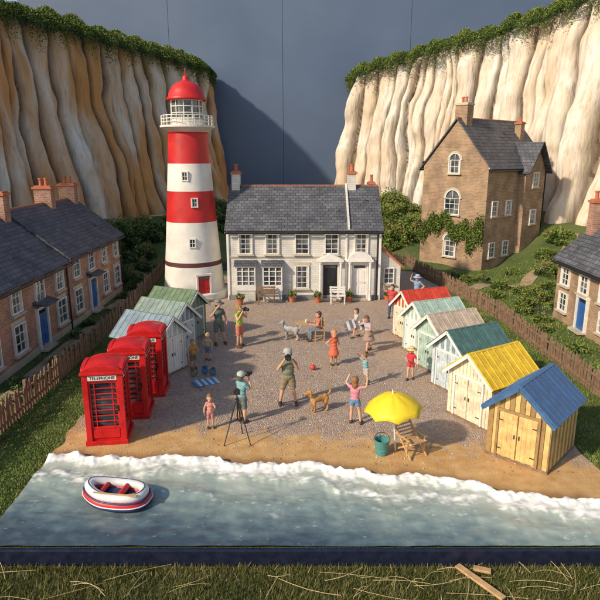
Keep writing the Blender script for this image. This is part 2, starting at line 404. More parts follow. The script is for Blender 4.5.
def bushes(name,lst,mt,leaf,dens):
    R=root(name,(0,0,0)); Ps=[];Ts=[];core=M()
    for (x,y,r) in lst:
        z=hgt(x,y); n=int(min(2600,dens*r*r/(leaf*leaf)*.05))
        P,t=bush_pts(x,y,z,r,n,random.uniform(.7,1.05)); Ps.append(P);Ts.append(np.clip(t+random.uniform(-.15,.15),0,1))
        core.ell((x,y,z),(r*.62,r*.62,r*.42),CORE,n=10,k=6)  # solid dark green core inside each bush, behind its leaves
    P=np.concatenate(Ps);T=np.concatenate(Ts); a,bb=rand_leaves(P,leaf); quads('leaves',P,a,bb,T,mt,parent=R); core.build('leaf_cores',R,smooth=True)
    return R
# ---------------------------------------------------------------- cliffs
def cliffmat(oc,stain):
    cm,nt,b=base_nt('cliff_chalk'); co=tcoord(nt)
    a1=N(nt,'ShaderNodeAttribute',attribute_name='groove'); a2=N(nt,'ShaderNodeAttribute',attribute_name='ochre_sunwarm')
    mp=N(nt,'ShaderNodeMapping'); nt.links.new(co,mp.inputs[0]); mp.inputs['Scale'].default_value=(1,1,.22)
    c=mixc(nt,mrange(nt,noi(nt,mp.outputs[0],1.2,5),.35,.65),(.64,.57,.45),(.76,.73,.66))
    c=mixc(nt,a2.outputs['Fac'],c,oc)
    c=mixc(nt,mrange(nt,noi(nt,mp.outputs[0],4,5),.52,.72,0,stain),c,(.34,.24,.14))
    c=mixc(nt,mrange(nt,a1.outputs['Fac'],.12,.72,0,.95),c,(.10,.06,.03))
    nt.links.new(c,b.inputs['Base Color']); b.inputs['Roughness'].default_value=.9
    bump(nt,b,noi(nt,mp.outputs[0],3.5,5),.8,.18); return cm
def catmull(pts,n):
    P=[Vector(p) for p in pts]; P=[P[0]*2-P[1]]+P+[P[-1]*2-P[-2]]; out=[]
    for i in range(1,len(P)-2):
        for k in range(n):
            t=k/n; a,b_,c_,d=P[i-1:i+3]
            out.append(.5*((2*b_)+(c_-a)*t+(2*a-5*b_+4*c_-d)*t*t+(3*b_-a-3*c_+d)*t**3))
    out.append(P[-2]); return out
def cliff(name,line,side,seed,ochre_sunwarm,cm):
    rd=random.Random(seed); pts=catmull(line,40); L=[0]
    for i in range(1,len(pts)): L.append(L[-1]+(pts[i].xy-pts[i-1].xy).length)
    tot=L[-1]; ns=int(tot/.075); nz=80
    cols=[0]
    while cols[-1]<tot+5: cols.append(cols[-1]+rd.choice([.8,1.2,1.5,1.9,2.3])*rd.uniform(.8,1.15))
    cols=np.array(cols)-2; dep=[rd.uniform(.8,1.9) for _ in cols]; topd=[rd.uniform(0,2.2) for _ in cols]
    sub=[rd.uniform(0,6) for _ in cols]; sw_=[rd.uniform(0,1) for _ in cols]
    vs=[];gr=[];oc=[];fs=[];tops=[]
    for i in range(ns+1):
        s_=tot*i/ns; k=min(len(L)-2,int(np.searchsorted(L,s_,side='right')-1)); f=(s_-L[k])/max(1e-6,L[k+1]-L[k]); p_=pts[k].lerp(pts[k+1],f)
        tg=(pts[min(k+1,len(pts)-1)].xy-pts[max(k-1,0)].xy).normalized(); nrm=Vector((tg.y,-tg.x))*side
        top=p_.z+.35*mnoise.noise(Vector((s_*.5,seed,0))); z0=hgt(p_.x,p_.y)-1
        for j in range(nz+1):
            tz=j/nz; z=z0+(top-z0)*tz
            sw=s_+.8*mnoise.noise(Vector((s_*.22,z*.17,seed)))+.22*mnoise.noise(Vector((s_*.7,z*.5,seed+5)))
            ci=int(np.searchsorted(cols,sw,side='right')-1); ci=max(0,min(len(cols)-2,ci)); u=(sw-cols[ci])/(cols[ci+1]-cols[ci]); u=max(0,min(1,u))
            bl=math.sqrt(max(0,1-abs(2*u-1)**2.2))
            dtop=top-topd[ci]-z; cap=sm(-1.0,1.0,dtop)
            swell=.75+.35*math.sin(tz*3.0+sw_[ci]*3)+.2*mnoise.noise(Vector((ci*3.3,z*.45,seed)))
            dd=dep[ci]*bl*(.30+.70*cap)*swell
            dd+=.05*math.sin(sw*8+sub[ci]+z*.3)*bl
            dd+=.5*mnoise.noise(Vector((s_*.3,z*.25,seed+9)))+.16*mnoise.noise(Vector((s_*1.2,z*.9,seed+2)))
            dd+=1.8*(1-tz)**2
            if tz>.97: dd-=(tz-.97)*12
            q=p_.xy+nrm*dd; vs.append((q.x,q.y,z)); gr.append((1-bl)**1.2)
            oc.append(min(1,max(0,ochre_sunwarm*(.5+1.1*mnoise.noise(Vector((s_*.22,z*.12,seed+3)))+.5*mnoise.noise(Vector((s_*1.5,z*.3,1)))))))
        tops.append((p_.x,p_.y,top,nrm.x,nrm.y))
        vs.append((p_.x-nrm.x*5,p_.y-nrm.y*5,top+.2)); gr.append(0);oc.append(0)
    st=nz+2
    for i in range(ns):
        for j in range(nz+1): a=i*st+j; fs.append((a,a+st,a+st+1,a+1))
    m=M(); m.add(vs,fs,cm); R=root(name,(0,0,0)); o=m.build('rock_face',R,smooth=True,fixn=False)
    for nme,arr in(('groove',gr),('ochre_sunwarm',oc)):
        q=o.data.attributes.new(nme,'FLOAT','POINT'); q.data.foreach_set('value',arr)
    T=np.array(tops); n=230000; idx=rng.integers(0,len(T),n); base=T[idx]
    ss=idx*.075
    back=rng.uniform(-1.5,3.2,n); lump=np.array([mnoise.noise(Vector((i*.075*.9,seed,3))) for i in range(len(T))])[idx]
    lump2=np.sin(ss*2.7+seed)*.25+np.sin(ss*6.1+back*4)*.17+np.sin(ss*11+back*7)*.08
    front=np.clip(-back,0,2); z=base[:,2]+.15+.5*np.sqrt(np.clip(1-(np.clip(back,-1.5,1)/1.55)**2,0,1))+.45*lump+lump2*.6-front*.55*(1+.6*lump2)+rng.normal(size=n)*.06
    hang=(back<-.7)&(rng.random(n)<.6); z[hang]-=rng.random(hang.sum())**1.8*1.3*(.6+lump2[hang]*2.2).clip(.1,2)
    P=np.stack([base[:,0]-base[:,3]*back,base[:,1]-base[:,4]*back,z],1); P[:,:2]+=rng.normal(size=(n,2))*.05
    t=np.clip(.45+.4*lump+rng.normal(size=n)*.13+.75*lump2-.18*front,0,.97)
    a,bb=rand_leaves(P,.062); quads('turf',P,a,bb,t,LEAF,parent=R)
cliff('chalk_cliff',[(-27,20,17),(-22.9,30,16.6),(-19.2,38,16.1),(-15.6,47,16.0),(-11.2,58,15.9),(-10.2,63,15.9),(-10.8,66.5,15.8)],1,3,1.15,cliffmat((.58,.29,.10),.5))  # stronger orange here: sun warmth put into the rock's own ochre tint
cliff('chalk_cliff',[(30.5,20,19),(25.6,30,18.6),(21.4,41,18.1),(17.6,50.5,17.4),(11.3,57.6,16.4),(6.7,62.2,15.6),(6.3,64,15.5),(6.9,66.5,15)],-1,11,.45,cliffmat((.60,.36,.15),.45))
# ---------------------------------------------------------------- backdrop (real painted panels)
sk,nt,b=base_nt('backdrop_paint'); co=tcoord(nt)
c=mixc(nt,mrange(nt,noi(nt,co,.12,4),.3,.7),(.085,.125,.205),(.115,.16,.245)); nt.links.new(c,b.inputs['Base Color']); b.inputs['Roughness'].default_value=.45
bump(nt,b,noi(nt,co,6,4),.1,.02)
s=M(); xs=[-30,-14.1,-1.87,11.9,30]
for i in range(4): s.box(((xs[i]+xs[i+1])/2,67,14),(xs[i+1]-xs[i]-.035,.2,30),sk)
s.box((0,67.3,14),(60,.1,30),BLACKP); s.build('sky')
# ---------------------------------------------------------------- shrubs
L1=[]
for i in range(75):
    t=random.random(); px=np.interp(t,[0,.35,.7,1],[-21,-17.4,-13,-9]); py=np.interp(t,[0,.35,.7,1],[30,38,47.5,57]); o=random.uniform(1.4,6)
    x=px+o*.85; y=py-o*.35
    if x>-14.9 and y<32.5: continue
    L1.append((x,y,random.uniform(.5,1.3)*(1.45 if o<3 else .8)))
bushes('hillside_shrubs',L1,LEAFD,.085,260)
L2=[]
for i in range(85):
    t=random.random(); px=np.interp(t,[0,.35,.7,1],[24,19.2,13,6.2]); py=np.interp(t,[0,.35,.7,1],[28,40,52,59]); o=random.uniform(1.4,7)
    x=px-o*.8; y=py-o*.45
    if 8.5<x<16.8 and 34<y<46: continue
    if 11<x<17 and y<28: continue
    L2.append((x,y,random.uniform(.5,1.35)*(1.35 if o<3 else .7)))
for i in range(18): L2.append((random.uniform(4.8,9.4),random.uniform(43,57),random.uniform(.8,1.7)))
bushes('hillside_shrubs',L2,LEAF,.085,260)
L3=[(10.6,26.5,.55),(11.3,28,.6),(12.2,29,.7),(10.3,29.5,.5),(13.5,30.5,.8),(15,31,.9),(11.2,31.5,.5),(16,28.5,.9),(14.4,33,.8),(16.4,34.2,1.0),(18,33,1.1),(10.4,23.6,.4),(10.6,21,.45),(10.2,18.5,.4),(9.9,33.5,.5),(12.7,27.5,.45),(15.5,36,.7),(9.5,35,.4),(11.0,34,.45),(17,30.5,1),(10.9,25,.42),(11.9,30.2,.5),(13.0,34.4,.5),(17.5,36.2,.8),(16.9,38.2,.7)]
bushes('garden_bushes',L3,LEAF,.048,130)
L4=[(-8.9,14.9,.4),(-8.7,16.3,.32),(-9.0,17.4,.45),(-8.8,19.6,.3),(-9.2,22.6,.35),(-9.3,24.4,.38),(-9.2,29.4,.4),(-9.3,31.5,.5),(-9.8,33.3,.7),(-11,34.5,.9),(-12.5,35,1),(-10,36.5,.8),(-9.3,13.6,.5),(-10.2,15.0,.6),(-9.8,16.0,.4),(-8.8,26.6,.3),(-8.75,21,.28)]
bushes('garden_bushes',L4,LEAFD,.045,130)
# grass blades
def blades(name,xy,z,h,w,mt,tmean=.5):
    n=len(xy); c=np.column_stack([xy,z]); ang=rng.uniform(0,6.28,n); a=np.column_stack([np.cos(ang),np.sin(ang),np.zeros(n)])*w*rng.uniform(.6,1.3,n)[:,None]
    bv=rng.normal(size=(n,3))*.35; bv[:,2]=1; bv*= (h*rng.uniform(.5,1.3,n))[:,None]
    patch=np.array([mnoise.noise(Vector((p[0]*1.2,p[1]*1.2,0))) for p in xy])
    t=np.clip(tmean+rng.normal(size=n)*.17+patch*.5,0,.98); t[rng.random(n)<.05]=1
    return quads(name,c,a,bv,t,mt,tri=True)
GB=leafmat('grass_blades',(.05,.10,.016),(.20,.27,.055),(.42,.34,.15))
n=45000; xy=np.column_stack([rng.uniform(-8.6,-6.2,n),9.55+22*rng.random(n)**1.6]); blades('grass',xy,np.zeros(n),.06,.012,GB,.5)
n=40000; xy=np.column_stack([rng.uniform(7.15,9.8,n),9.55+20*rng.random(n)**1.3]); blades('grass',xy,np.zeros(n),.06,.012,GB,.5)
n=30000; X=rng.uniform(9.5,17,n); Y=rng.uniform(16,36,n); zz=np.array([hgt(a,b_) for a,b_ in zip(X,Y)]); blades('grass',np.column_stack([X,Y]),zz,.08,.02,GB,.5)
n=18000; X=rng.uniform(-14,-8.3,n); Y=rng.uniform(12,45,n); k=~((X<-9.8)&(Y<31.7)&(Y>17)); X=X[k];Y=Y[k]; zz=np.array([hgt(a,b_) for a,b_ in zip(X,Y)]); blades('grass',np.column_stack([X,Y]),zz,.08,.02,GB,.45)
GF=leafmat('meadow_blades',(.045,.07,.014),(.19,.19,.055),(.50,.38,.19))
n=60000; xy=np.column_stack([rng.uniform(-8,8,n),rng.uniform(7.4,9.36,n)]); blades('meadow_grass',xy,np.full(n,GZ),.12,.008,GF,.5)
st=M(); STR=mat('straw',(.60,.46,.22),.7)
for i in range(60):
    x=random.uniform(-6.5,6.5);y=random.uniform(8.3,9.2);a=random.gauss(0,.6)+ (0 if random.random()<.6 else 1.4); L=random.uniform(.2,1.5); bz=GZ+random.uniform(.07,.12); cv=random.uniform(-.12,.12)
    st.tube([(x+L*t_*math.cos(a),y+L*t_*math.sin(a)*.5+cv*math.sin(t_*3.14),bz+.03*math.sin(t_*3.14)) for t_ in(0,.25,.5,.75,1)],random.uniform(.003,.006),STR,5)
st.build('straw')
pk=M(); pk.beam((2.95,9.28,GZ+.13),(3.55,8.45,GZ+.12),.13,.045,WOODL); pk.build('wooden_plank',bevel=.008)
pk=M(); pk.beam((3.25,9.25,GZ+.10),(3.55,9.15,GZ+.10),.12,.05,WOODL); pk.build('wooden_plank',bevel=.008)
# ---------------------------------------------------------------- fences
def fence(name,line):
    m=M(); 
    for a,bq in zip(line[:-1],line[1:]):
        a=Vector(a);bq=Vector(bq); L=(bq-a).length; d=(bq-a).normalized(); n=int(L/.165); nn=Vector((-d.y,d.x))
        for i in range(n):
            p=a+d*(i+.5)*L/n; z=hgt(p.x,p.y); h=.88+random.uniform(-.06,.06); w=.055+random.uniform(-.006,.006)
            D=Vector((d.x,d.y,random.uniform(-.04,.04))).normalized(); Q=Vector((nn.x,nn.y,random.uniform(-.06,.06))).normalized(); U=D.cross(Q).normalized(); U=U if U.z>0 else -U
            c=Vector((p.x,p.y,z-.05)); poly=[(-w,0),(w,0),(w,h-.08),(0,h+.03),(-w,h-.08)]
            vs=[c+D*x_+U*y_+Q*s_ for s_ in(-.014,.014) for x_,y_ in poly]
            m.add(vs,[(0,1,2,3,4),(9,8,7,6,5)]+[(k,(k+1)%5,(k+1)%5+5,k+5) for k in range(5)],WOODD)
        k=max(1,int(L/2))
        for i in range(k):
            p=a+d*i*L/k;q=a+d*(i+1)*L/k
            for hz in(.22,.62):
                m.beam((p.x+nn.x*.035,p.y+nn.y*.035,hgt(p.x,p.y)+hz),(q.x+nn.x*.035,q.y+nn.y*.035,hgt(q.x,q.y)+hz),.035,.07,WOODD)
            m.box((p.x+nn.x*.08,p.y+nn.y*.08,hgt(p.x,p.y)+.42),(.09,.09,.95),WOODD)
    m.build(name)
fence('picket_fence',[(-8.1,11.6),(-8.0,18),(-8.05,25),(-8.5,33),(-8.9,39)])
fence('picket_fence',[(9.4,12.5),(9.25,18),(9.1,25.5),(8.2,32),(7.2,38.5),(4.6,38.8)])
# paths
def path(name,line,w,mt):
    P=catmull([(x,y,0) for x,y in line],10); vs=[];fs=[]
    for i,p in enumerate(P):
        d=(P[min(i+1,len(P)-1)]-P[max(i-1,0)]).normalized()
        for s_ in(-1,-.4,.4,1):
            ww=w/2*(1+.25*mnoise.noise(Vector((i*.4,s_,0)))); q=p+Vector((-d.y,d.x,0))*s_*ww; vs.append((q.x,q.y,hgt(q.x,q.y)+.06-.02*abs(s_)))
    for i in range(len(P)-1):
        for k in range(3): a=i*4+k; fs.append((a,a+1,a+5,a+4))
    m=M(); m.add(vs,fs,mt); m.build(name,smooth=True,fixn=False)
DIRT=mat('trodden_earth',(.38,.27,.17),.95,.3,2,.8,12,dist=.05)
path('footpath',[(9.6,31.5),(11,32.6),(12.6,32),(14,33.6),(16.5,35.5),(18,38)],.8,DIRT)
path('footpath',[(-9.2,27),(-9.1,31),(-9.6,34.5),(-11.2,37),(-12,41)],.7,DIRT)
path('footpath',[(-9.0,16),(-9.15,20),(-9.1,24.5)],.5,DIRT)
# ---------------------------------------------------------------- houses
R=gable_house('white_house',(.2,31.3,0),0,7.7,4.6,3.74,5.62,WHITE_BRICK,SLATE,ridgem=RIDGE,drop=.2)
w=M(); F=-2.3
for x in(-2.96,-1.6,-.1,1.4,2.9): window(w,(x,F,2.95),(0,-1,0),.66,1.0,2,4,lintel=STONE)
for x in(-2.96,-1.6):
    w.box((x,F-.2,.75),(1.02,.4,.3),WHITE); w.box((x,F-.18,.32),(.96,.36,.64),WHITE_BRICK)
    w.prism([(F-.5,1.88),(F+.01,1.88),(F+.01,2.12)],'x',x-.58,x+.58,SLATE2)
    w.box((x,F-.21,1.84),(1.08,.44,.08),WHITE)
    w.box((x,F-.17,1.35),(.84,.34,.92),GLASS)
    for dx in(-.47,-.16,.16,.47): w.box((x+dx,F-.37,1.35),(.06,.06,.92),WHITE)
    for dz in(1.08,1.35,1.6): w.box((x,F-.365,dz),(.94,.035,.03),WHITE)
    for sx in(-1,1): w.box((x+sx*.47,F-.03,1.35),(.06,.06,.92),WHITE); w.box((x+sx*.45,F-.2,1.35),(.035,.3,.03),WHITE)
window(w,(-.1,F,1.25),(0,-1,0),.66,1.15,2,4,lintel=STONE); 
w.build('windows',R)
w=M()
for x,ar in((1.35,0),(2.85,1)):
    door(w,(x,F,.05),(0,-1,0),.72,1.85,BLACKP if not ar else WHITE)
    for sx in(-1,1):
        w.lathe([(.1,.05),(.1,.15),(.07,.18),(.06,1.95),(.1,2.0),(.1,2.08)],12,WHITE,(x+sx*.52,F-.26,0))
    w.box((x,F-.16,2.13),(1.32,.44,.11),WHITE)
    if ar:
        k=12
        vs=[(x+.6*math.cos(math.pi*i/k),yy,2.19+.38*math.sin(math.pi*i/k)) for yy in(F-.34,F) for i in range(k+1)]
        w.add(vs,[tuple(range(k+1)),tuple(range(2*k+1,k,-1))]+[(i,i+1,i+k+2,i+k+1) for i in range(k)],WHITE)
    else: w.prism([(x-.64,2.19),(x+.64,2.19),(x,2.5)],'y',F-.34,F,WHITE)
w.box((0,F-.03,2.28),(7.7,.05,.05),STONE); w.box((2.15,F-.04,1.8),(.1,.09,3.5),WHITE); w.box((0,F-.03,.14),(7.72,.08,.3),mat('plinth',(.2,.2,.2),.8))
w.box((-3.86,F-.0,1.8),(.12,.14,3.6),WHITE); w.box((3.86,F-.0,1.8),(.12,.14,3.6),WHITE)
w.build('doors_and_porches',R,bevel=.008)
w=M(); chimney(w,-3.6,0,4.6,6.35,.42,.62,WHITE_BRICK,TERRA,2); chimney(w,2.55,0,5.2,6.35,.42,.6,WHITE_BRICK,TERRA,2); chimney(w,3.62,.2,5,5.8,.3,.4,RED_BRICK,TERRA,1); w.build('chimneys',R)
w=M(); w.prism([(3.87,-.1),(5.0,-.1),(5.0,1.75),(3.87,2.7)],'y',-2.0,1.2,WHITE_BRICK); w.prism([(3.87,2.72),(5.15,1.64),(5.15,1.74),(3.87,2.84)],'y',-2.15,1.3,TERRA)
w.prism([(-2.52,3.66),(-2.52,3.84),(0,5.86),(0,5.7)],'x',2.20,2.30,WHITE_BRICK)
window(w,(4.4,-2.0,1.25),(0,-1,0),.5,.8,2,3); w.build('side_extension',R)
def bench(loc,rz,L=1.0,mt=WOODD):
    m=M()
    for i in range(4): m.box((0,-.18+.1*i,.42),(L,.08,.025),mt)
    for i in range(3): m.box((0,.2+.02*i,.55+.12*i),(L,.02,.09),mt)
    for sx in(-1,1):
        m.beam((sx*(L/2-.06),-.18,0),(sx*(L/2-.06),-.18,.6),.05,.05,mt); m.beam((sx*(L/2-.06),.16,0),(sx*(L/2-.06),.27,.85),.05,.05,mt); m.beam((sx*(L/2-.06),-.2,.6),(sx*(L/2-.06),.2,.6),.05,.04,mt)
    o=m.build('park_bench',bevel=.004); o.location=loc; o.rotation_euler=(0,0,rz)
bench((1.9,28.2,.03),0,.8,WHITE); bench((-1.7,28.2,.03),0,.9)
def pot(x,y,z=.03,s=1):
    R=root('potted_plant',(x,y,z),0,s); m=M(); m.lathe([(0,0),(.13,0),(.17,.26),(.19,.27),(.19,.32),(.15,.32),(.15,.27),(0,.27)],16,TERRA); m.build('pot',R,smooth=False)
    P,t=bush_pts(0,0,.34,.24,500,1.1); a,bb=rand_leaves(P,.03); quads('leaves',P,a,bb,t,LEAF,parent=R)
for x,y in((-3.0,28.0),(.9,28.4),(2.5,28.5),(-.4,28.5),(4.5,28.7)): pot(x,y)
# lighthouse
R=root('lighthouse',(-5.65,30.2,0)); m=M()
LR=mat('lighthouse_red',(.55,.02,.018),.45,.15,1.5); LW=mat('lighthouse_white',(.76,.73,.65),.55,.1,1.5); LB=mat('lighthouse_base',(.10,.03,.03),.6)
rr=lambda z:1.66-(z/8.6)**.85*.70
pr=[];mm=[]
def seg(z0,z1,mt,k=5):
    for i in range(k):
        z=z0+(z1-z0)*i/k; pr.append((rr(z),z)); mm.append(mt)
pr+= [(1.82,-.2),(1.82,.35),(1.74,.42)]; mm+=[LW,LW,LW]
seg(.42,1.75,LW); seg(1.75,1.98,LB,2); seg(1.98,4.0,LW); seg(4.0,5.55,LR); seg(5.55,6.9,LW); seg(6.9,8.35,LR); pr.append((rr(8.35),8.35))
m.lathe(pr,56,mm); m.build('tower',R,smooth=False)
for o in R.children:
    for p_ in o.data.polygons: p_.use_smooth=True
m=M(); m.lathe([(.96,8.3),(1.02,8.42),(1.3,8.62),(1.36,8.64),(1.36,8.74),(.8,8.74)],48,[LR,LW,LW,LW,LW])
for i in range(28):
    a=2*math.pi*i/28; m.tube([(1.28*math.cos(a),1.28*math.sin(a),8.74),(1.28*math.cos(a),1.28*math.sin(a),9.2)],.022,LW,6)
for z in(8.9,9.05,9.2): m.tube([(1.28*math.cos(2*math.pi*i/40),1.28*math.sin(2*math.pi*i/40),z) for i in range(40)],.022,LW,6,closed=True)
m.build('gallery',R)
m=M(); m.lathe([(.82,8.74),(.82,9.0)],24,LW); m.lathe([(.74,9.0),(.74,9.95)],24,GLASS)
for i in range(12):
    a=2*math.pi*i/12; m.tube([(.78*math.cos(a),.78*math.sin(a),9),(.78*math.cos(a),.78*math.sin(a),9.95)],.03,LW,6)
for z in(9.02,9.33,9.64,9.93): m.tube([(.78*math.cos(2*math.pi*i/36),.78*math.sin(2*math.pi*i/36),z) for i in range(36)],.028,LW,6,closed=True)
m.build('lantern_room',R)
m=M(); m.lathe([(.8,9.93),(.98,9.93),(1.0,10.02),(.9,10.1),(.84,10.35),(.66,10.62),(.42,10.78),(.2,10.86),(.14,10.95),(.17,11.02),(.10,11.1),(0,11.14)],36,LR)
m.tube([(0,0,11.1),(0,0,11.45)],.025,LR,6); m.build('dome_roof',R,smooth=True)
m=M()
for z,a in((3.0,-1.4),(5.0,-1.25),(6.3,-1.6)):
    n_=Vector((math.cos(a),math.sin(a),0)); window(m,n_*(rr(z)-.01)+Vector((0,0,z)),n_,.28,.42,2,2,sill=False)
door(m,Vector((math.cos(-1.1),math.sin(-1.1),0))*1.60+Vector((0,0,.1)),(math.cos(-1.1),math.sin(-1.1),0),.6,1.25,LR)
m.build('windows_and_door',R)
# terraced brick cottages (left)
for k,(y0,y1,dz) in enumerate(((16.6,24.0,0),(24.02,31.4,.12))):
    L=y1-y0; R=gable_house('terraced_house',(-12.25,(y0+y1)/2,0),math.pi/2,L,4.7,3.05+dz,4.85+dz,RED_BRICK,SLATE2)
    w=M(); F=-2.35
    for i in range(4):
        x=-L/2+L*(i+.5)/4; window(w,(x,F,2.4+dz),(0,-1,0),.7,.85,2,3,lintel=STONE)
    for i in range(4):
        x=-L/2+L*(i+.5)/4
        ty=(i==2) if k==0 else (i==1)
        if ty: door(w,(x,F,.05),(0,-1,0),.75,1.6,BLUEP); w.prism([(F-.55,1.85),(F,1.85),(F,2.02)],'x',x-.6,x+.6,SLATE)
        else: window(w,(x,F,1.05),(0,-1,0),.85,1.0,2,3,lintel=STONE)
    w.box((0,F-.02,.12),(L,.06,.3),STONE); w.build('windows_and_doors',R)
    w=M(); 
    for x in((-L/2+.5,L/2-.5) if k==0 else (L/2-.5,.3)): chimney(w,x,0,4.2,5.75,.5,.8,RED_BRICK,TERRA,2)
    w.build('chimneys',R)
# cottage right
R=gable_house('brick_cottage',(14.0,22.6,.1),-math.pi/2,6.6,4.4,2.75,4.7,TAN_BRICK,SLATE)
w=M(); F=-2.2
for x in(-2.4,-.7,1.0,2.5): window(w,(x,F,2.0),(0,-1,0),.75,.75,2,3)
for x in(-2.4,1.2): window(w,(x,F,.85),(0,-1,0),.75,.8,2,3)
door(w,(-.6,F,.0),(0,-1,0),.75,1.45,BLUEP); window(w,(-3.3,0,2.7),(-1,0,0),.7,.8,2,2); window(w,(-3.3,-1,1.0),(-1,0,0),.7,.8,2,2); w.build('windows_and_doors',R)
w=M(); chimney(w,-2.9,-.9,3,5.2,.5,.6,RED_BRICK,TERRA,2); w.build('chimney',R)
# tall brick house
L,D=7.0,4.9; rz=math.radians(40)
R=gable_house('brick_house',(12.55,39.9,.45),rz,L,D,6.2,9.0,TAN_BRICK,SLATE2,drop=1.2)
w=M(); G=-L/2
window(w,(G,0,6.15),(-1,0,0),.85,.8,2,2,arch=True); window(w,(G,0,3.65),(-1,0,0),1.1,1.0,3,3,arch=True); window(w,(G,0,.9),(-1,0,0),.95,1.0,2,3,arch=True)
w.build('arched_windows',R)
w=M()
wx=1.3; WP=.45
w.prism([(wx-1.2,-1.2),(wx+1.2,-1.2),(wx+1.2,5.9),(wx,7.6),(wx-1.2,5.9)],'y',-D/2-WP,0,TAN_BRICK); w.build('wing_walls',R)
w=M()
for sg in(-1,1):
    p0=Vector((wx,-D/4,7.65));p1=Vector((wx+sg*1.4,-D/4,5.67)); d=(p1-p0); nn=Vector((0,1,0)).cross(d.normalized()); nn=nn if nn.z>0 else -nn
    w.ob((p0+p1)/2+nn*.04+Vector((0,-.35,0)),(0,1,0),d.normalized(),nn,D/2+WP*2+.1,d.length,.08,SLATE2)
w.build('wing_roof',R)
w=M(); F=-D/2-WP
window(w,(wx,F,5.3),(0,-1,0),.7,.9,2,3); window(w,(wx,F,2.9),(0,-1,0),.7,.9,2,3)
for x in(-2.6,-1.0): window(w,(x,-D/2,3.6),(0,-1,0),.6,.9,2,3); window(w,(x,-D/2,1.0),(0,-1,0),.6,.9,2,3)
w.build('side_windows',R)
w=M(); chimney(w,-L/2+.6,.0,8,9.9,.6,.9,TAN_BRICK,STONE,2); chimney(w,2.3,-.9,7.2,8.9,.45,.45,TAN_BRICK,TERRA,1); w.build('chimneys',R)
n=9000; yy=rng.uniform(-D/2,D/2,n); zc=2.35+.35*np.sin(yy*2.2)+.2*np.sin(yy*5); zz=zc+rng.normal(size=n)*.28+np.where(yy<-1.3,rng.random(n)*-1.2,0); P=np.column_stack([np.full(n,-L/2-.05)-rng.random(n)*.22,yy,zz])
a,bb=rand_leaves(P,.06); quads('ivy',P,a,bb,np.clip(.4+rng.normal(size=n)*.2,0,.9),LEAF,parent=R)
# ---------------------------------------------------------------- phone boxes
PR=mat('telephone_box_red',(.55,.012,.012),.36,.2,3,.25,24); OPAL=mat('opal_sign',(.75,.72,.62),.4)
def phonebox(x,y,rz):
    R=root('red_telephone_box',(x,y,.03),rz); W=1.0; h=W/2
    m=M(); m.box((0,0,.06),(W+.06,W+.06,.12),PR); m.box((0,0,.27),(W-.12,W-.12,.34),PR)
    for sx in(-1,1):
        for sy in(-1,1): m.box((sx*(h-.07),sy*(h-.07),.98),(.14,.14,1.76),PR); 
    m.box((0,0,1.84),(W-.03,W-.03,.2),PR); m.box((0,0,1.96),(W+.08,W+.08,.06),PR); m.box((0,0,2.01),(W+.02,W+.02,.06),PR)
    for k in range(4):
        n_=Vector((math.sin(k*math.pi/2),-math.cos(k*math.pi/2),0)); u=Z.cross(n_)
        m.ob(n_*(h-.05)+Z*.30,u,n_,Z,W-.34,.04,.24,PR); m.ob(n_*(h-.07)+Z*.46,u,n_,Z,W-.28,.05,.07,PR); m.ob(n_*(h-.07)+Z*1.72,u,n_,Z,W-.28,.05,.07,PR)
        for i in range(1,8): m.ob(n_*(h-.075)+Z*(.49+1.2*i/8),u,n_,Z,W-.28,.035,.025,PR)
        for xx in(-.22,.22): m.ob(n_*(h-.073)+u*xx+Z*1.09,u,n_,Z,.028,.04,1.2,PR)
        for xx in(-.34,.34): m.ob(n_*(h-.071)+u*xx+Z*1.09,u,n_,Z,.05,.045,1.2,PR)
        c=n_*(h-.005)+Z*2.04; kk=10
        vs=[c+n_*.02+u*.46*math.cos(math.pi*i/kk)+Z*.13*math.sin(math.pi*i/kk) for i in range(kk+1)]; vs2=[v-n_*.1 for v in vs]
        m.add(vs+vs2,[tuple(range(kk+1)),tuple(range(2*kk+1,kk,-1))]+[(i,i+1,i+kk+2,i+kk+1) for i in range(kk)],PR)
    m.build('frame',R,bevel=.008)
    m=M(); k=12; vs=[];fs=[]
    for j in range(k+1):
        for i in range(k+1):
            a=-1+2*i/k;b_=-1+2*j/k; vs.append((a*(h-.02),b_*(h-.02),2.04+.2*math.sqrt(max(0,(1-a*a*.8)*(1-b_*b_*.8)))-.02))
    for j in range(k):
        for i in range(k): a=j*(k+1)+i; fs.append((a,a+1,a+k+2,a+k+1))
    m.add(vs,fs,PR); m.build('domed_roof',R,smooth=True,fixn=False)
    m=M(); m.box((0,0,1.09),(W-.24,W-.24,1.22),GLASS); m.build('glazing',R)
    m=M()
    for k in range(4):
        n_=Vector((math.sin(k*math.pi/2),-math.cos(k*math.pi/2),0)); u=Z.cross(n_); m.ob(n_*(h-.01)+Z*1.84,u,n_,Z,W-.3,.03,.12,OPAL)
    m.build('sign_panels',R)
    for k in range(4):
        cu=bpy.data.curves.new('lettering','FONT'); cu.body='TELEPHONE'; cu.size=.115; cu.align_x='CENTER'; cu.align_y='CENTER'; cu.extrude=.003; cu.materials.append(BLACKP)
        o=bpy.data.objects.new('lettering',cu); C.objects.link(o); o.parent=R; a=k*math.pi/2
        o.rotation_euler=(math.pi/2,0,a); o.location=(math.sin(a)*(h+.009),-math.cos(a)*(h+.009),1.84)
    m=M(); m.box((.34,-h+.02,1.0),(.03,.06,.16),METAL); m.build('door_handle',R)
phonebox(-5.05,14.05,math.radians(8)); phonebox(-4.85,15.55,math.radians(6)); phonebox(-4.75,17.1,math.radians(4))
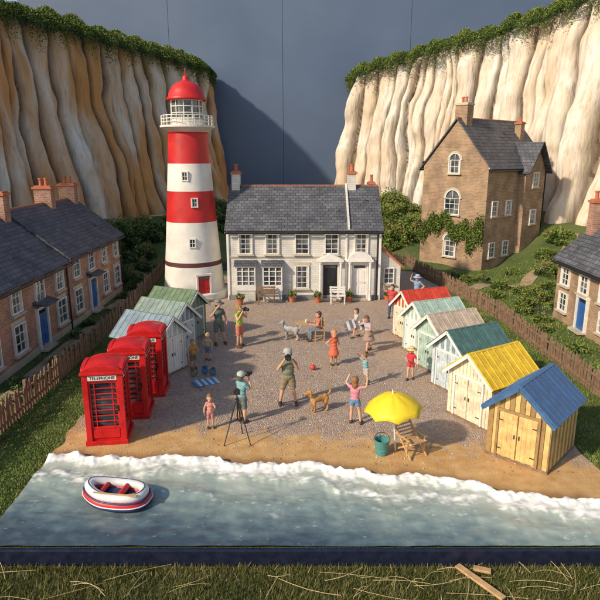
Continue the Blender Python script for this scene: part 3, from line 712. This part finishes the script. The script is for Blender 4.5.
# ---------------------------------------------------------------- beach huts
def hut(x,y,rz,wall,roof,wall2=None,doorc=None,W=1.5,D=1.8,e=1.35,a=1.98):
    R=root('beach_hut',(x,y,.03),math.radians(rz)); wall2=wall2 or wall
    gz=lambda q:e+(a-e)*(1-abs(q)/(W/2))
    m=M(); m.prism([(-W/2+.02,0.05),(W/2-.02,.05),(W/2-.02,e-.02),(0,a-.04),(-W/2+.02,e-.02)],'y',-D/2+.02,D/2-.02,wall)
    nb=12; bw=W/nb
    for s_ in(-1,1):
        for i in range(nb):
            x0=-W/2+bw*i+.006;x1=x0+bw-.012; yy=s_*D/2
            if x0<0<x1: poly=[(x0,.06),(x1,.06),(x1,gz(x1)-.02),(0,a-.02),(x0,gz(x0)-.02)]
            else: poly=[(x0,.06),(x1,.06),(x1,gz(x1)-.02),(x0,gz(x0)-.02)]
            m.prism(poly,'y',yy-.025*s_-.0,yy+.012*s_+random.uniform(-.003,.003),wall if i%2 else wall2)
        ns=14; sw=D/ns
        for i in range(ns): m.box((s_*(W/2+.003),-D/2+sw*(i+.5),e/2+.02),(.03+random.uniform(0,.005),sw-.012,e-.06),wall if i%2 else wall2)
    m.box((0,0,.03),(W+.06,D+.06,.07),WOODD)
    m.build('plank_walls',R,bevel=.004)
    m=M(); dz=(a-e)/(W/2); ov=.13
    for sg in(-1,1):
        p0=Vector((0,0,a+.01));p1=Vector((sg*(W/2+ov),0,e-dz*ov+.01)); d=(p1-p0);nn=Vector((0,1,0)).cross(d.normalized()); nn=nn if nn.z>0 else -nn
        m.ob((p0+p1)/2+nn*.03,(0,1,0),d.normalized(),nn,D+.3,d.length,.055,roof)
        for i in range(10):
            yy=-(D+.3)/2+(D+.3)*i/9; yy=max(-(D+.3)/2+.02,min((D+.3)/2-.02,yy)); m.ob((p0+p1)/2+nn*.064+Vector((0,yy,0)),(0,1,0),d.normalized(),nn,.03,d.length,.016,roof)
        m.ob((p0+p1)/2+nn*-.01+Vector((0,-(D+.3)/2-.012,0)),(0,1,0),d.normalized(),nn,.024,d.length+.02,.09,WHITE if wall is not WN else roof)
    m.box((0,0,a+.045),(.1,D+.31,.04),roof); m.build('roof',R,bevel=.006)
    m=M(); dc=doorc or wall; F=-D/2-.02
    for sx in(-1,1):
        m.box((sx*.235,F-.012,.68),(.45,.035,1.15),dc)
        for i in range(4): m.box((sx*.235-.17+.113*i,F-.033,.68),(.1,.012,1.1),dc)
        for zz in(.3,1.05): m.box((sx*.235,F-.045,zz),(.43,.014,.07),dc)
        m.box((sx*.06,F-.055,.7),(.02,.03,.1),METAL)
        m.box((sx*.5,F-.02,.7),(.06,.05,1.25),WHITE if wall is not WN else WN2)
        for zz in(.3,1.05): m.box((sx*.40,F-.056,zz),(.10,.012,.025),METAL)
    m.box((0,F-.022,1.3),(1.06,.055,.06),WHITE if wall is not WN else WN2); m.build('double_doors',R,bevel=.003)
P_=lambda n,c,r=.5: mat(n,c,r,.22,4,.45,22)
CREAM=P_('cream_paint',(.72,.63,.45)); YEL=P_('yellow_paint',(.78,.50,.03),.45); BLU=P_('blue_roof_paint',(.05,.13,.28),.45); DGR=P_('dark_green_paint',(.07,.15,.14)); MINT=P_('mint_paint',(.38,.50,.42)); BEI=P_('beige_paint',(.50,.40,.30))
REDR=P_('red_roof_paint',(.58,.06,.03)); PALE=P_('pale_blue_paint',(.50,.57,.58)); GRN=P_('green_paint',(.14,.28,.15)); SLB=P_('slate_blue_paint',(.22,.29,.33)); WN=P_('natural_wood',(.66,.44,.17)); WN2=P_('dark_slat',(.32,.20,.08)); GREY=P_('grey_green_paint',(.24,.31,.26)); OLV=P_('olive_roof_paint',(.15,.22,.12))
hut(5.85,13.3,-43,WN,BLU,WN2,WN)
hut(5.45,15.35,-58,CREAM,YEL,CREAM,CREAM)
hut(5.45,17.45,-62,SLB,DGR,PALE,PALE)
hut(5.25,19.25,-64,MINT,BEI,MINT,MINT)
hut(5.1,20.95,-66,WHITE,MINT,MINT,WHITE)
hut(5.0,22.7,-68,REDR,REDR,CREAM,CREAM)
hut(-5.15,19.0,62,PALE,SLB,WHITE,WHITE)
hut(-5.1,20.9,64,SLB,GREY,PALE,PALE)
hut(-5.05,22.8,66,GRN,OLV,GREY,GREY)
# ---------------------------------------------------------------- figures
def skinm(c): return mat('skin',c,.5,.06,8,.05,60)
def cloth(c): return mat('fabric',c,.85,.18,9,.5,100)
def remeshed(m,name,parent,voxel,it=4):
    o=m.build(name,None,fixn=True)
    r=o.modifiers.new('r','REMESH'); r.mode='VOXEL'; r.voxel_size=voxel
    s_=o.modifiers.new('s','SMOOTH'); s_.factor=.5; s_.iterations=it
    dg=bpy.context.evaluated_depsgraph_get(); me=bpy.data.meshes.new_from_object(o.evaluated_get(dg))
    old=o.data; o.modifiers.clear(); o.data=me; bpy.data.meshes.remove(old); me.name=name
    me.polygons.foreach_set('use_smooth',[True]*len(me.polygons)); me.materials.clear(); o.parent=parent; return o
def segd(P,a,b_):
    a=np.array(a);b_=np.array(b_); d=b_-a; t=np.clip(((P-a)@d)/max(1e-9,d@d),0,1); return np.linalg.norm(P-a-t[:,None]*d,axis=1)
ARMS={'cam':((.31,-.15,1.20),(.085,-.26,1.58)),'down':((.29,.03,1.14),(.31,-.06,.90)),'up':((.36,-.08,1.5),(.27,-.2,1.78)),'fwd':((.27,-.16,1.17),(.20,-.40,1.22)),'hip':((.40,.06,1.18),(.2,-.06,1.02)),'wave':((.40,-.05,1.45),(.42,-.12,1.74)),'side':((.42,-.03,1.26),(.62,-.12,1.18))}
LEGS={'stand':((.12,-.02,.50),(.13,.02,.08)),'wide':((.17,-.03,.50),(.24,.02,.08)),'fore':((.11,-.16,.51),(.11,-.24,.08)),'back':((.11,.02,.50),(.12,.26,.11)),'sit':((.14,-.42,.52),(.15,-.44,.08))}
def person(name,x,y,head_deg,H,armL='down',armR='down',legL='stand',legR='stand',shirt=(.3,.3,.3),pants=(.1,.1,.1),plen='shorts',hair=(.1,.05,.02),hat=None,lean=0,headk=1.36,skin=(.62,.35,.22),longhair=False,camera=False,shoe=(.10,.07,.05),sleeve=.55,turn=0,bare=False,z=.04,bulk=1.0):
    k=H/(1.50+.23*headk); R=root(name,(x,y,z),math.radians(head_deg),k)
    sit=legL=='sit'; pz=.56 if sit else .92
    al=math.radians(lean); ca,sa=math.cos(al),math.sin(al)
    def U(p):
        px,py,q=p; q-=.92; return Vector((px,py*ca-q*sa,py*sa+q*ca+pz))
    RL=Matrix.Rotation(al,3,'X'); RH=RL@Matrix.Rotation(math.radians(turn),3,'Z')
    hc=U((0,-.01,1.47+.115*headk)); dm=CORE; m=M(); segs=[]
    def T(pts,rad): m.tube(pts,rad,dm,12)
    B_=bulk
    m.ell(U((0,0,1.27)),(.175*B_,.115*B_,.19),dm,RL); m.ell(U((0,-.01,1.08)),(.155*B_,.118*B_,.17),dm,RL); m.ell(Vector((0,0,pz)),(.168*B_,.125*B_,.13),dm)
    T([U((-.16,0,1.39)),U((.16,0,1.39))],.068); T([U((0,.01,1.38)),hc],[.062,.055])
    segs+=[(U((0,0,1.40)),U((0,0,1.02)),1,.16),(U((-.15,0,1.38)),U((.15,0,1.38)),1,.07),(Vector((0,0,pz+.02)),Vector((0,0,pz-.08)),2,.15),(U((0,0,1.46)),hc,0,.06),(hc,hc,0,.12)]
    def J(p,sx): return (p[0]*sx,p[1],p[2])
    wr=[]
    for sx,arm in((1,armL),(-1,armR)):
        e,h=ARMS[arm]; s0=U((.17*sx,0,1.385)); e=U(J(e,sx)); h=U(J(h,sx)); T([s0,s0.lerp(e,.5),e,e.lerp(h,.3),h],[.058,.052,.044,.045,.030])
        mid=s0.lerp(e,sleeve*1.0); segs+=[(s0,mid,0 if bare else 1,.055),(mid+(e-s0)*.03,e,0,.05),(e,h,0,.04)]; wr.append((sx,e,h))
    for sx,leg in((1,legL),(-1,legR)):
        kn,an=LEGS[leg]; hp=Vector((.085*sx,0,pz-.02)); kn=Vector(J(kn,sx)); an=Vector(J(an,sx))
        T([hp,hp.lerp(kn,.5),kn,kn.lerp(an,.35),an],[.098*B_,.084*B_,.06,.06,.038])
        T([an+Vector((0,.04,-.035)),an+Vector((.01*sx,-.07,-.035)),an+Vector((.015*sx,-.16,-.042))],[.044,.047,.038])
        fr={'shorts':.82,'long':1,'mini':.35,'skirt':.2}[plen]
        mid=hp.lerp(kn,fr); segs.append((hp,mid,2,.09))
        if plen=='long': segs.append((kn,kn.lerp(an,.92),2,.06))
        else: segs+=[(mid+(kn-hp)*.03,kn,0,.07),(kn,kn.lerp(an,.8),0,.055)]
        segs+=[(an+Vector((0,.04,-.035)),an+Vector((0,-.16,-.04)),3,.05),(an,an,3,.05)]
    if plen=='skirt':
        m.lathe([(0,1.0),(.15,1.0),(.19,.85),(.27,.62),(.27,.58),(0,.58)],20,dm,(0,0,pz-.92)); segs.append((Vector((0,0,pz)),Vector((0,0,pz-.34)),2,.24))
    hk=headk
    def Hh(p): return hc+RH@(Vector(p)*hk)
    m.ell(hc+RH@Vector((0,.005,.015))*hk,(.082*hk,.096*hk,.105*hk),dm,RH); m.ell(Hh((0,-.022,-.06)),(.058*hk,.066*hk,.055*hk),dm,RH)
    m.ell(Hh((0,-.10,-.012)),(.016*hk,.022*hk,.024*hk),dm,RH,10,6)
    for sx in(-1,1): m.ell(Hh((.085*sx,.005,-.005)),(.014*hk,.022*hk,.03*hk),dm,RH,8,6)
    o=remeshed(m,'body',R,.0125,3); me=o.data
    for mt in(skinm(skin),cloth(shirt),cloth(pants),cloth(shoe)): me.materials.append(mt)
    co=np.empty(len(me.vertices)*3); me.vertices.foreach_get('co',co); co=co.reshape(-1,3)
    pc=np.empty(len(me.polygons)*3); me.polygons.foreach_get('center',pc); pc=pc.reshape(-1,3)
    def lab(P):
        D_=np.stack([segd(P,a,b_)-r_ for a,b_,_,r_ in segs],1); l=np.array([s_[2] for s_ in segs])[np.argmin(D_,1)]
        return l
    lf=lab(pc); lv=lab(co)
    if bare: lf[lf==1]=0; lv[lv==1]=0
    me.polygons.foreach_set('material_index',lf.astype(np.int32))
    nr=np.empty(len(me.vertices)*3); me.vertices.foreach_get('normal',nr); nr=nr.reshape(-1,3)
    fold=.006*np.sin(co[:,2]*55+co[:,0]*30)*np.cos(co[:,0]*40+co[:,2]*17+co[:,1]*25)
    co=co+nr*(np.where(lv==0,0,np.where(lv==2,.018,.012))+np.where((lv==1)|(lv==2),fold,0))[:,None]
    me.vertices.foreach_set('co',co.ravel()); me.update()
    m=M(); sk_=skinm(skin)
    for sx,e,h in wr:
        d=(h-e).normalized(); inn=Vector((-sx,0,0)); inn=(inn-d*inn.dot(d)).normalized(); sd=d.cross(inn).normalized()
        pc_=h+d*.05; 
        B=Matrix((sd,inn,d)).transposed(); m.ell(pc_,(.040,.017,.055),sk_,B,10,6)
        for fi,(o_,ln) in enumerate(((-.030,.060),(-.010,.074),(.010,.070),(.029,.054))):
            b0=h+d*.085+sd*o_; b1=b0+d*ln*.5+inn*.010; b2=b1+d*ln*.35+inn*.026; m.tube([b0,b1,b2],[.0105,.0095,.008],sk_,6)
        ts=-1 if sd.y>0 else 1
        t0=h+d*.03+sd*.035*ts; m.tube([t0,t0+d*.03+sd*.02*ts,t0+d*.06+sd*.024*ts+inn*.012],[.013,.011,.009],sk_,6)
    m.build('hands',R,smooth=True)
    m=M(); EW=mat('eye_white',(.8,.8,.78),.3); LIP=mat('lips',(.45,.10,.08),.5); HR=mat('hair',hair,.6,.3,20,.8,60)
    for sx in(-1,1):
        m.ell(Hh((.033*sx,-.082,.008)),(.017*hk,.012*hk,.013*hk),EW,RH,10,6); m.ell(Hh((.033*sx,-.093,.008)),(.008*hk,.005*hk,.009*hk),BLACKP,RH,8,5)
        m.tube([Hh((.016*sx,-.094,.033)),Hh((.050*sx,-.083,.035))],.004*hk,HR,5)
    m.tube([Hh((-.024,-.083,-.052)),Hh((0,-.089,-.057)),Hh((.024,-.083,-.052))],.006*hk,LIP,6)
    m.build('face',R,smooth=True)
    m=M(); m.ell(Hh((0,.026,.035)),(.091*hk,.094*hk,.102*hk),HR,RH,16,10); m.ell(Hh((0,.045,-.015)),(.082*hk,.066*hk,.085*hk),HR,RH)
    for sx in(-1,1): m.ell(Hh((.072*sx,.0,.03)),(.022*hk,.035*hk,.045*hk),HR,RH,8,6)
    m.ell(Hh((0,-.052,.082)),(.06*hk,.035*hk,.032*hk),HR,RH,10,6)
    if longhair: m.ell(Hh((0,.06,-.08)),(.075*hk,.05*hk,.12*hk),HR,RH)
    m.build('hair',R,smooth=True)
    if hat:
        m=M(); hm=cloth(hat[1]); m.T=Matrix.Translation(Hh((0,.012,.05)))@RH.to_4x4()@Matrix.Scale(hk,4)
        if hat[0]=='cap':
            m.lathe([(.102,0),(.104,.03),(.092,.072),(.06,.098),(0,.106)],20,hm)
            m.ell((0,-.12,.008),(.07,.07,.010),hm)
        else:
            m.lathe([(0.1,.02),(.19,-.015),(.19,-.005),(.104,.03),(.1,.07),(.075,.1),(0,.11)],24,hm); m.lathe([(.107,.025),(.106,.05)],24,cloth((.5,.05,.05)))
        m.build('hat',R,smooth=True)
    if camera:
        m=M(); cc=(wr[0][2]+wr[1][2])/2+RL@Vector((0,-.03,.06)); m.T=Matrix.Translation(cc)@RL.to_4x4()
        m.box((0,0,0),(.19,.08,.125),BLACKP); m.box((0,0,.075),(.07,.06,.035),BLACKP); m.T=m.T@Matrix.Rotation(math.pi/2,4,'X'); m.lathe([(0,.03),(.052,.03),(.052,.11),(.062,.12),(.062,.18),(.05,.18),(.042,.16),(0,.16)],16,[METAL]*6+[GLASS]); m.build('handheld_camera',R,bevel=.003)
    return R,wr,k
person('photographer',-.36,16.05,3,1.76,'cam','cam','wide','wide',shirt=(.19,.20,.13),pants=(.27,.22,.13),hair=(.08,.05,.03),hat=('cap',(.40,.40,.36)),camera=True,bulk=1.2)
person('photographer',-1.62,14.85,140,1.5,'cam','cam','stand','stand',shirt=(.18,.36,.38),pants=(.14,.17,.15),hat=('cap',(.42,.48,.40)),camera=True,hair=(.12,.1,.08))
person('child',-2.45,14.5,10,1.0,'fwd','down','stand','stand',shirt=(.62,.28,.24),pants=(.5,.22,.2),headk=1.75,hair=(.25,.12,.05),sleeve=.4)
person('woman',1.52,14.8,160,1.4,'up','wave','stand','wide',shirt=(.68,.25,.30),pants=(.14,.26,.44),plen='mini',hair=(.28,.13,.05),longhair=True,headk=1.45,sleeve=.25)
person('child',2.15,17.6,-60,1.12,'up','up','stand','back',shirt=(.22,.44,.48),pants=(.5,.45,.38),headk=1.55,hair=(.3,.16,.06),lean=12)
person('girl',1.2,19.4,20,1.28,'down','hip','stand','stand',shirt=(.68,.15,.07),pants=(.68,.15,.07),plen='skirt',headk=1.55,hat=('cap',(.66,.28,.13)),hair=(.3,.12,.04),longhair=True,sleeve=.3)
W8,wr8,k8=person('woman',2.6,20.8,-50,1.5,'fwd','side','fore','back',shirt=(.48,.40,.42),pants=(.34,.24,.19),plen='skirt',hair=(.15,.08,.04),longhair=True,lean=15)
person('woman',4.2,25.5,-15,1.6,'hip','wave','stand','stand',shirt=(.60,.06,.06),pants=(.08,.1,.16),plen='long',hair=(.1,.05,.03),longhair=True)
person('woman',-2.35,21.4,60,1.72,'cam','cam','stand','stand',shirt=(.40,.52,.07),pants=(.60,.20,.13),hair=(.35,.2,.08),longhair=True,camera=True,sleeve=.3)
person('man',-3.2,21.7,20,1.8,'down','cam','wide','stand',shirt=(.14,.17,.14),pants=(.17,.17,.14),plen='shorts',hat=('sun',(.2,.24,.18)))
person('child',-3.72,19.0,30,1.1,'fwd','down','stand','stand',shirt=(.62,.28,.06),pants=(.2,.15,.1),headk=1.6,hair=(.35,.2,.1))
person('child',-3.35,19.9,-20,1.05,'down','hip','stand','stand',shirt=(.5,.4,.22),pants=(.15,.2,.3),headk=1.6,hair=(.5,.35,.15))
person('girl',3.7,18.1,-25,1.12,'down','fwd','stand','fore',shirt=(.66,.05,.06),pants=(.5,.05,.06),plen='mini',headk=1.6,hat=('sun',(.68,.52,.25)),hair=(.4,.25,.1))
person('man',5.75,27.6,-30,1.6,'hip','up','stand','stand',shirt=(.22,.30,.44),pants=(.2,.2,.2),hat=('sun',(.3,.42,.58)))
person('child',2.3,22.6,-70,1.25,'fwd','down','fore','back',shirt=(.5,.5,.48),pants=(.25,.12,.1),headk=1.5,hair=(.1,.05,.03))
def chair(x,y,rz,mt=WOODL):
    m=M(); m.box((0,0,.44),(.42,.42,.035),mt)
    for sx in(-1,1):
        m.beam((sx*.18,-.18,0),(sx*.18,-.18,.43),.04,.04,mt); m.beam((sx*.18,.18,0),(sx*.18,.23,.88),.04,.04,mt); m.beam((sx*.18,-.18,.2),(sx*.18,.18,.2),.025,.025,mt)
    for z in(.6,.72,.84): m.box((0,.215,z),(.36,.02,.06),mt)
    o=m.build('wooden_chair',bevel=.004); o.location=(x,y,.04); o.rotation_euler=(0,0,math.radians(rz))
chair(.75,22.3,-75); person('man',.75,22.3,-75,1.5,'fwd','fwd','sit','sit',shirt=(.5,.18,.11),pants=(.15,.2,.25),plen='long',hair=(.08,.05,.03))
m=M(); m.box((0,0,.62),(.7,.5,.035),WOODL)
for sx in(-1,1):
    for sy in(-1,1): m.beam((sx*.3,sy*.2,0),(sx*.28,sy*.18,.61),.04,.04,WOODL)
m.lathe([(0,.64),(.04,.64),(.05,.74),(.04,.74),(0,.66)],10,WHITE,(.1,.05,0)); o=m.build('picnic_table',bevel=.004); o.location=(.15,22.6,.04)
# dogs
def dog(x,y,rz,s,col,col2):
    R=root('dog',(x,y,.04),math.radians(rz),s); m=M(); d=CORE
    m.tube([(.24,0,.46),(.12,0,.45),(-.05,0,.46),(-.2,0,.47)],[.115,.12,.135,.13],d,14); m.ell((-.2,0,.44),(.13,.11,.16),d); m.ell((.24,0,.46),(.12,.105,.13),d)
    m.tube([(-.24,0,.54),(-.33,0,.64),(-.37,0,.70)],[.10,.085,.08],d)
    m.ell((-.38,0,.73),(.105,.095,.095),d); m.tube([(-.43,0,.70),(-.54,0,.675)],[.056,.042],d); 
    for sy in(-1,1):
        m.tube([(-.2,.07*sy,.42),(-.215,.08*sy,.28),(-.19,.08*sy,.17),(-.2,.08*sy,.035)],[.075,.052,.04,.035],d); m.ell((-.225,.08*sy,.028),(.055,.04,.028),d)
        m.tube([(.26,.07*sy,.44),(.21,.09*sy,.30),(.31,.085*sy,.19),(.285,.085*sy,.04)],[.09,.062,.038,.035],d); m.ell((.26,.085*sy,.028),(.055,.04,.028),d)
        m.tube([(-.36,.07*sy,.80),(-.35,.115*sy,.74),(-.355,.12*sy,.62)],[.03,.035,.03],d)
    m.tube([(.33,0,.52),(.42,0,.60),(.46,0,.72),(.43,0,.78)],[.04,.036,.034,.024],d)
    o=remeshed(m,'body',R,.011,2)
    mm_,nt,b=base_nt('fur'); co=tcoord(nt); cc=mixc(nt,mrange(nt,noi(nt,co,6,5),.4,.6),col,col2); cc=mixc(nt,mrange(nt,noi(nt,co,70,4),.4,.6,0,.35),cc,sc(col,.4)); nt.links.new(cc,b.inputs['Base Color']); b.inputs['Roughness'].default_value=.9; bump(nt,b,noi(nt,co,60,4),1,.02)
    o.data.materials.append(mm_)
    m=M(); m.ell((-.585,0,.69),(.02,.025,.018),BLACKP,n=8,k=6)
    for sy in(-1,1): m.ell((-.465,.045*sy,.755),(.013,.011,.013),BLACKP,n=8,k=6)
    m.tube([(-.27,.09,.56),(-.24,0,.65),(-.27,-.09,.56),(-.33,0,.49)],.013,cloth((.5,.04,.03)),6,closed=True)
    m.build('face_and_collar',R,smooth=True)
dog(.55,15.6,25,.85,(.50,.23,.06),(.66,.38,.14)); dog(-.35,22.3,-15,.95,(.36,.35,.33),(.6,.57,.53))
# ---------------------------------------------------------------- beach props
m=M(); ST1=cloth((.66,.63,.6)); ST2=cloth((.16,.17,.2))
for i in range(8): m.ob((-.38+.11*i,0,.1*math.sin(i*.8)),(1,0,0),(0,.3,.95),(0,.95,-.3),.108,.34,.02,ST1 if i%2 else ST2)
m.beam((-.5,0,0),(.5,0,.02),.025,.025,WOODL); o=m.build('striped_windbreak',bevel=.003); hp=W8.matrix_basis@(wr8[1][2]); 
o.location=(hp.x-.05,hp.y-.1,hp.z+.06); o.rotation_euler=(0,-.25,.3)
R=root('beach_umbrella',(2.42,13.25,.03)); UY=mat('umbrella_yellow',(.84,.60,.02),.55,.08,6,.2,90); m=M(); n=8; rings=7
vs=[];fs=[]; seg_=6; NN=n*seg_
for k in range(rings+1):
    r_=.74*k/rings
    for j in range(NN):
        a=2*math.pi*j/NN; f=abs(math.sin(a*n/2)); rr_=r_*(1-.09*f*(k/rings)); z=1.62-.42*(k/rings)**1.7+(.055*f-.02)*(k/rings)
        vs.append((rr_*math.cos(a),rr_*math.sin(a),z))
for k in range(rings):
    for j in range(NN): a=k*NN+j;b_=k*NN+(j+1)%NN; fs.append((a,b_,b_+NN,a+NN))
m.add(vs,fs,UY); o=m.build('canopy',R,smooth=True); md=o.modifiers.new('s','SOLIDIFY'); md.thickness=.012
m=M(); m.tube([(0,0,-.05),(0,0,1.68)],.022,WHITE,10); m.tube([(0,0,1.66),(0,0,1.74)],[.02,.008],WHITE,8)
for j in range(8):
    a=2*math.pi*j/8; m.tube([(0,0,1.58),(.35*math.cos(a),.35*math.sin(a),1.47),(.72*math.cos(a),.72*math.sin(a),1.16)],.007,METAL,5); m.tube([(0,0,1.2),(.4*math.cos(a),.4*math.sin(a),1.42)],.006,METAL,5)
m.build('pole_and_ribs',R); R.rotation_euler=(math.radians(4),math.radians(-5),0)
m=M(); Wd=.5
for sx in(-1,1):
    x=sx*Wd/2
    m.beam((x,-.35,0),(x,.42,.78),.035,.045,WOODL); m.beam((x*.9,.34,0),(x*.9,-.32,.42),.035,.045,WOODL); m.beam((x*1.1,-.3,.5),(x*1.1,.28,.52),.05,.03,WOODL); m.beam((x*1.1,-.22,.05),(x*1.1,-.22,.5),.03,.03,WOODL)
for i in range(7):
    t=i/6; m.beam((-Wd/2,-.32+.4*t,.41-.11*t),(Wd/2,-.32+.4*t,.41-.11*t),.05,.016,WOODL)
for i in range(7):
    t=i/6; m.beam((-Wd/2,.10+.30*t,.38+.42*t),(Wd/2,.10+.30*t,.38+.42*t),.05,.016,WOODL)
o=m.build('deck_chair',bevel=.004); o.location=(2.76,13.15,.035); o.rotation_euler=(0,0,math.radians(30))
R=root('bucket',(2.05,13.1,.03)); TEAL=mat('teal_enamel',(.08,.26,.24),.4)
m=M(); m.lathe([(0,.01),(.15,.01),(.19,.36),(.205,.37),(.205,.40),(.18,.40),(.145,.04),(0,.04)],28,TEAL); m.lathe([(.166,.12),(.172,.13),(.172,.15),(.169,.16)],28,TEAL); m.build('pail',R,smooth=False)
m=M(); m.tube([(.2*math.cos(t),.0+.12*math.sin(t),.38+.14*math.sin(t)) for t in np.linspace(0,math.pi,12)],.008,METAL,6); m.build('handle',R)
R=root('camera_tripod',(-1.62,13.75,.03)); m=M()
for a in(-2.5,-.6,1.4):
    e_=Vector((math.cos(a)*.42,math.sin(a)*.42,0)); t_=Vector((math.cos(a)*.04,math.sin(a)*.04,1.15)); m.tube([t_,t_.lerp(e_,.5)],.020,METAL,8); m.tube([t_.lerp(e_,.45),e_],.013,METAL,8); m.ell(e_+Vector((0,0,.015)),(.022,.022,.018),BLACKP,n=8,k=5); m.beam(t_.lerp(e_,.5),(0,0,.62),.012,.012,METAL)
m.tube([(0,0,.6),(0,0,1.32)],.017,METAL,8); m.lathe([(0,1.12),(.05,1.12),(.05,1.2),(0,1.2)],12,METAL); m.tube([(0,0,1.27),(.1,-.18,1.2)],.009,METAL,6); m.build('legs',R)
m=M(); m.box((0,0,1.38),(.17,.09,.12),BLACKP); m.box((0,0,1.455),(.07,.07,.035),BLACKP); m.tube([(0,.04,1.38),(0,.17,1.38)],.045,BLACKP,14,cap=False); m.build('camera',R,bevel=.005)
def backpack(x,y,rz,c):
    R=root('backpack',(x,y,.04),math.radians(rz),.68); m=M(); cl=cloth(c); cd=cloth(sc(c,.45)); m.ell((0,0,.22),(.17,.11,.22),cl); m.ell((0,-.09,.14),(.12,.06,.10),cl); m.ell((0,-.02,.37),(.14,.10,.08),cd); m.tube([(-.1,.08,.4),(-.11,.16,.25),(-.1,.1,.06)],.018,cd,6); m.tube([(.1,.08,.4),(.11,.16,.25),(.1,.1,.06)],.018,cd,6); m.tube([(-.04,0,.43),(0,0,.48),(.04,0,.43)],.012,cd,6); m.box((0,-.13,.22),(.03,.02,.16),cd); m.build('bag',R,smooth=True)
backpack(-3.25,18.5,20,(.06,.20,.38)); backpack(-3.6,18.3,-30,(.25,.22,.16)); backpack(-2.95,18.35,70,(.09,.20,.25))
m=M(); BT=[cloth((.06,.26,.5)),cloth((.66,.66,.63))]
for i in range(8): m.box((-.35+.1*i,0,.012+.004*(i%2)),(.1,.55,.018),BT[i%2])
o=m.build('beach_towel'); o.location=(-3.1,17.75,.045); o.rotation_euler=(0,0,.5)
m=M(); m.ell((0,0,.1),(.1,.1,.1),mat('ball_red',(.6,.05,.04),.35)); o=m.build('beach_ball',smooth=True); o.location=(.45,18.9,.04)
# dinghy
R=root('inflatable_dinghy',(-3.92,10.95,.15),math.radians(-10)); DW=mat('rubber_white',(.70,.70,.67),.4,.1); DR=mat('rubber_red',(.55,.02,.025),.4,.12); DN=mat('rubber_navy',(.02,.035,.12),.4)
def loop(ax,ay,z,n=56,e=2.7):
    out=[]
    for i in range(n):
        t=2*math.pi*i/n; c_,s_=math.cos(t),math.sin(t); X=ax*math.copysign(abs(c_)**(2/e),c_); Y=ay*math.copysign(abs(s_)**(2/e),s_)
        if X<0: Y*=1-.35*(X/ax)**2
        out.append((X,Y,z+(.10*(X/ax)**2 if X<0 else 0)))
    return out
m=M(); m.tube(loop(.60,.30,.21),.095,DW,14,closed=True); m.build('upper_tube',R,smooth=True)
m=M(); m.tube(loop(.62,.32,.06),.125,DR,14,closed=True); m.build('lower_tube',R,smooth=True)
m=M(); m.tube(loop(.715,.405,.150),.020,DN,8,closed=True); m.tube(loop(.748,.445,.06),.014,DW,8,closed=True); m.tube(loop(.61,.31,.308),.009,DN,6,closed=True); m.tube(loop(.70,.40,.02),.05,DN,8,closed=True); m.build('rubbing_strake',R,smooth=True)
m=M(); m.add(loop(.6,.28,.10),[tuple(range(56))],DN); m.build('floor',R)
m=M(); m.tube([(.15,-.22,.2),(.15,.22,.2)],.065,DR,12); m.tube([(-.28,-.19,.22),(-.28,.19,.22)],.055,DR,12); m.build('thwarts',R,smooth=True)
m=M(); m.beam((-.35,-.33,.325),(.45,-.30,.325),.022,.022,WOODL); m.beam((.42,-.30,.325),(.60,-.29,.325),.08,.015,WOODL); m.build('oar',R)
# ---------------------------------------------------------------- light, camera
W=bpy.data.worlds.new('World'); S.world=W; W.use_nodes=True; nt=W.node_tree; bg=nt.nodes['Background']
sky=nt.nodes.new('ShaderNodeTexSky'); sky.sky_type='NISHITA'; sky.sun_disc=False
az=Vector((-.8,-.6)); el=math.radians(33)
sky.sun_elevation=el; sky.sun_rotation=math.atan2(az.x,az.y)%(2*math.pi)
nt.links.new(sky.outputs[0],bg.inputs[0]); bg.inputs[1].default_value=.15
sd_=bpy.data.lights.new('sun','SUN'); sd_.energy=4.4; sd_.angle=math.radians(2.5); sd_.color=(1,.84,.64)
so=bpy.data.objects.new('sun',sd_); C.objects.link(so); to=Vector((az.x*math.cos(el),az.y*math.cos(el),math.sin(el))); so.rotation_euler=(-to).to_track_quat('-Z','Y').to_euler(); so.location=(-20,-15,30)
cd=bpy.data.cameras.new('camera'); cam=bpy.data.objects.new('camera',cd); C.objects.link(cam); cam.location=(0,0,7.3); cam.rotation_euler=(math.radians(90-14.1),0,0)
cd.sensor_width=36; cd.lens=36*576/600; cd.clip_end=2000; S.camera=cam
S.view_settings.view_transform='Standard'; S.view_settings.look='None'; S.view_settings.exposure=0
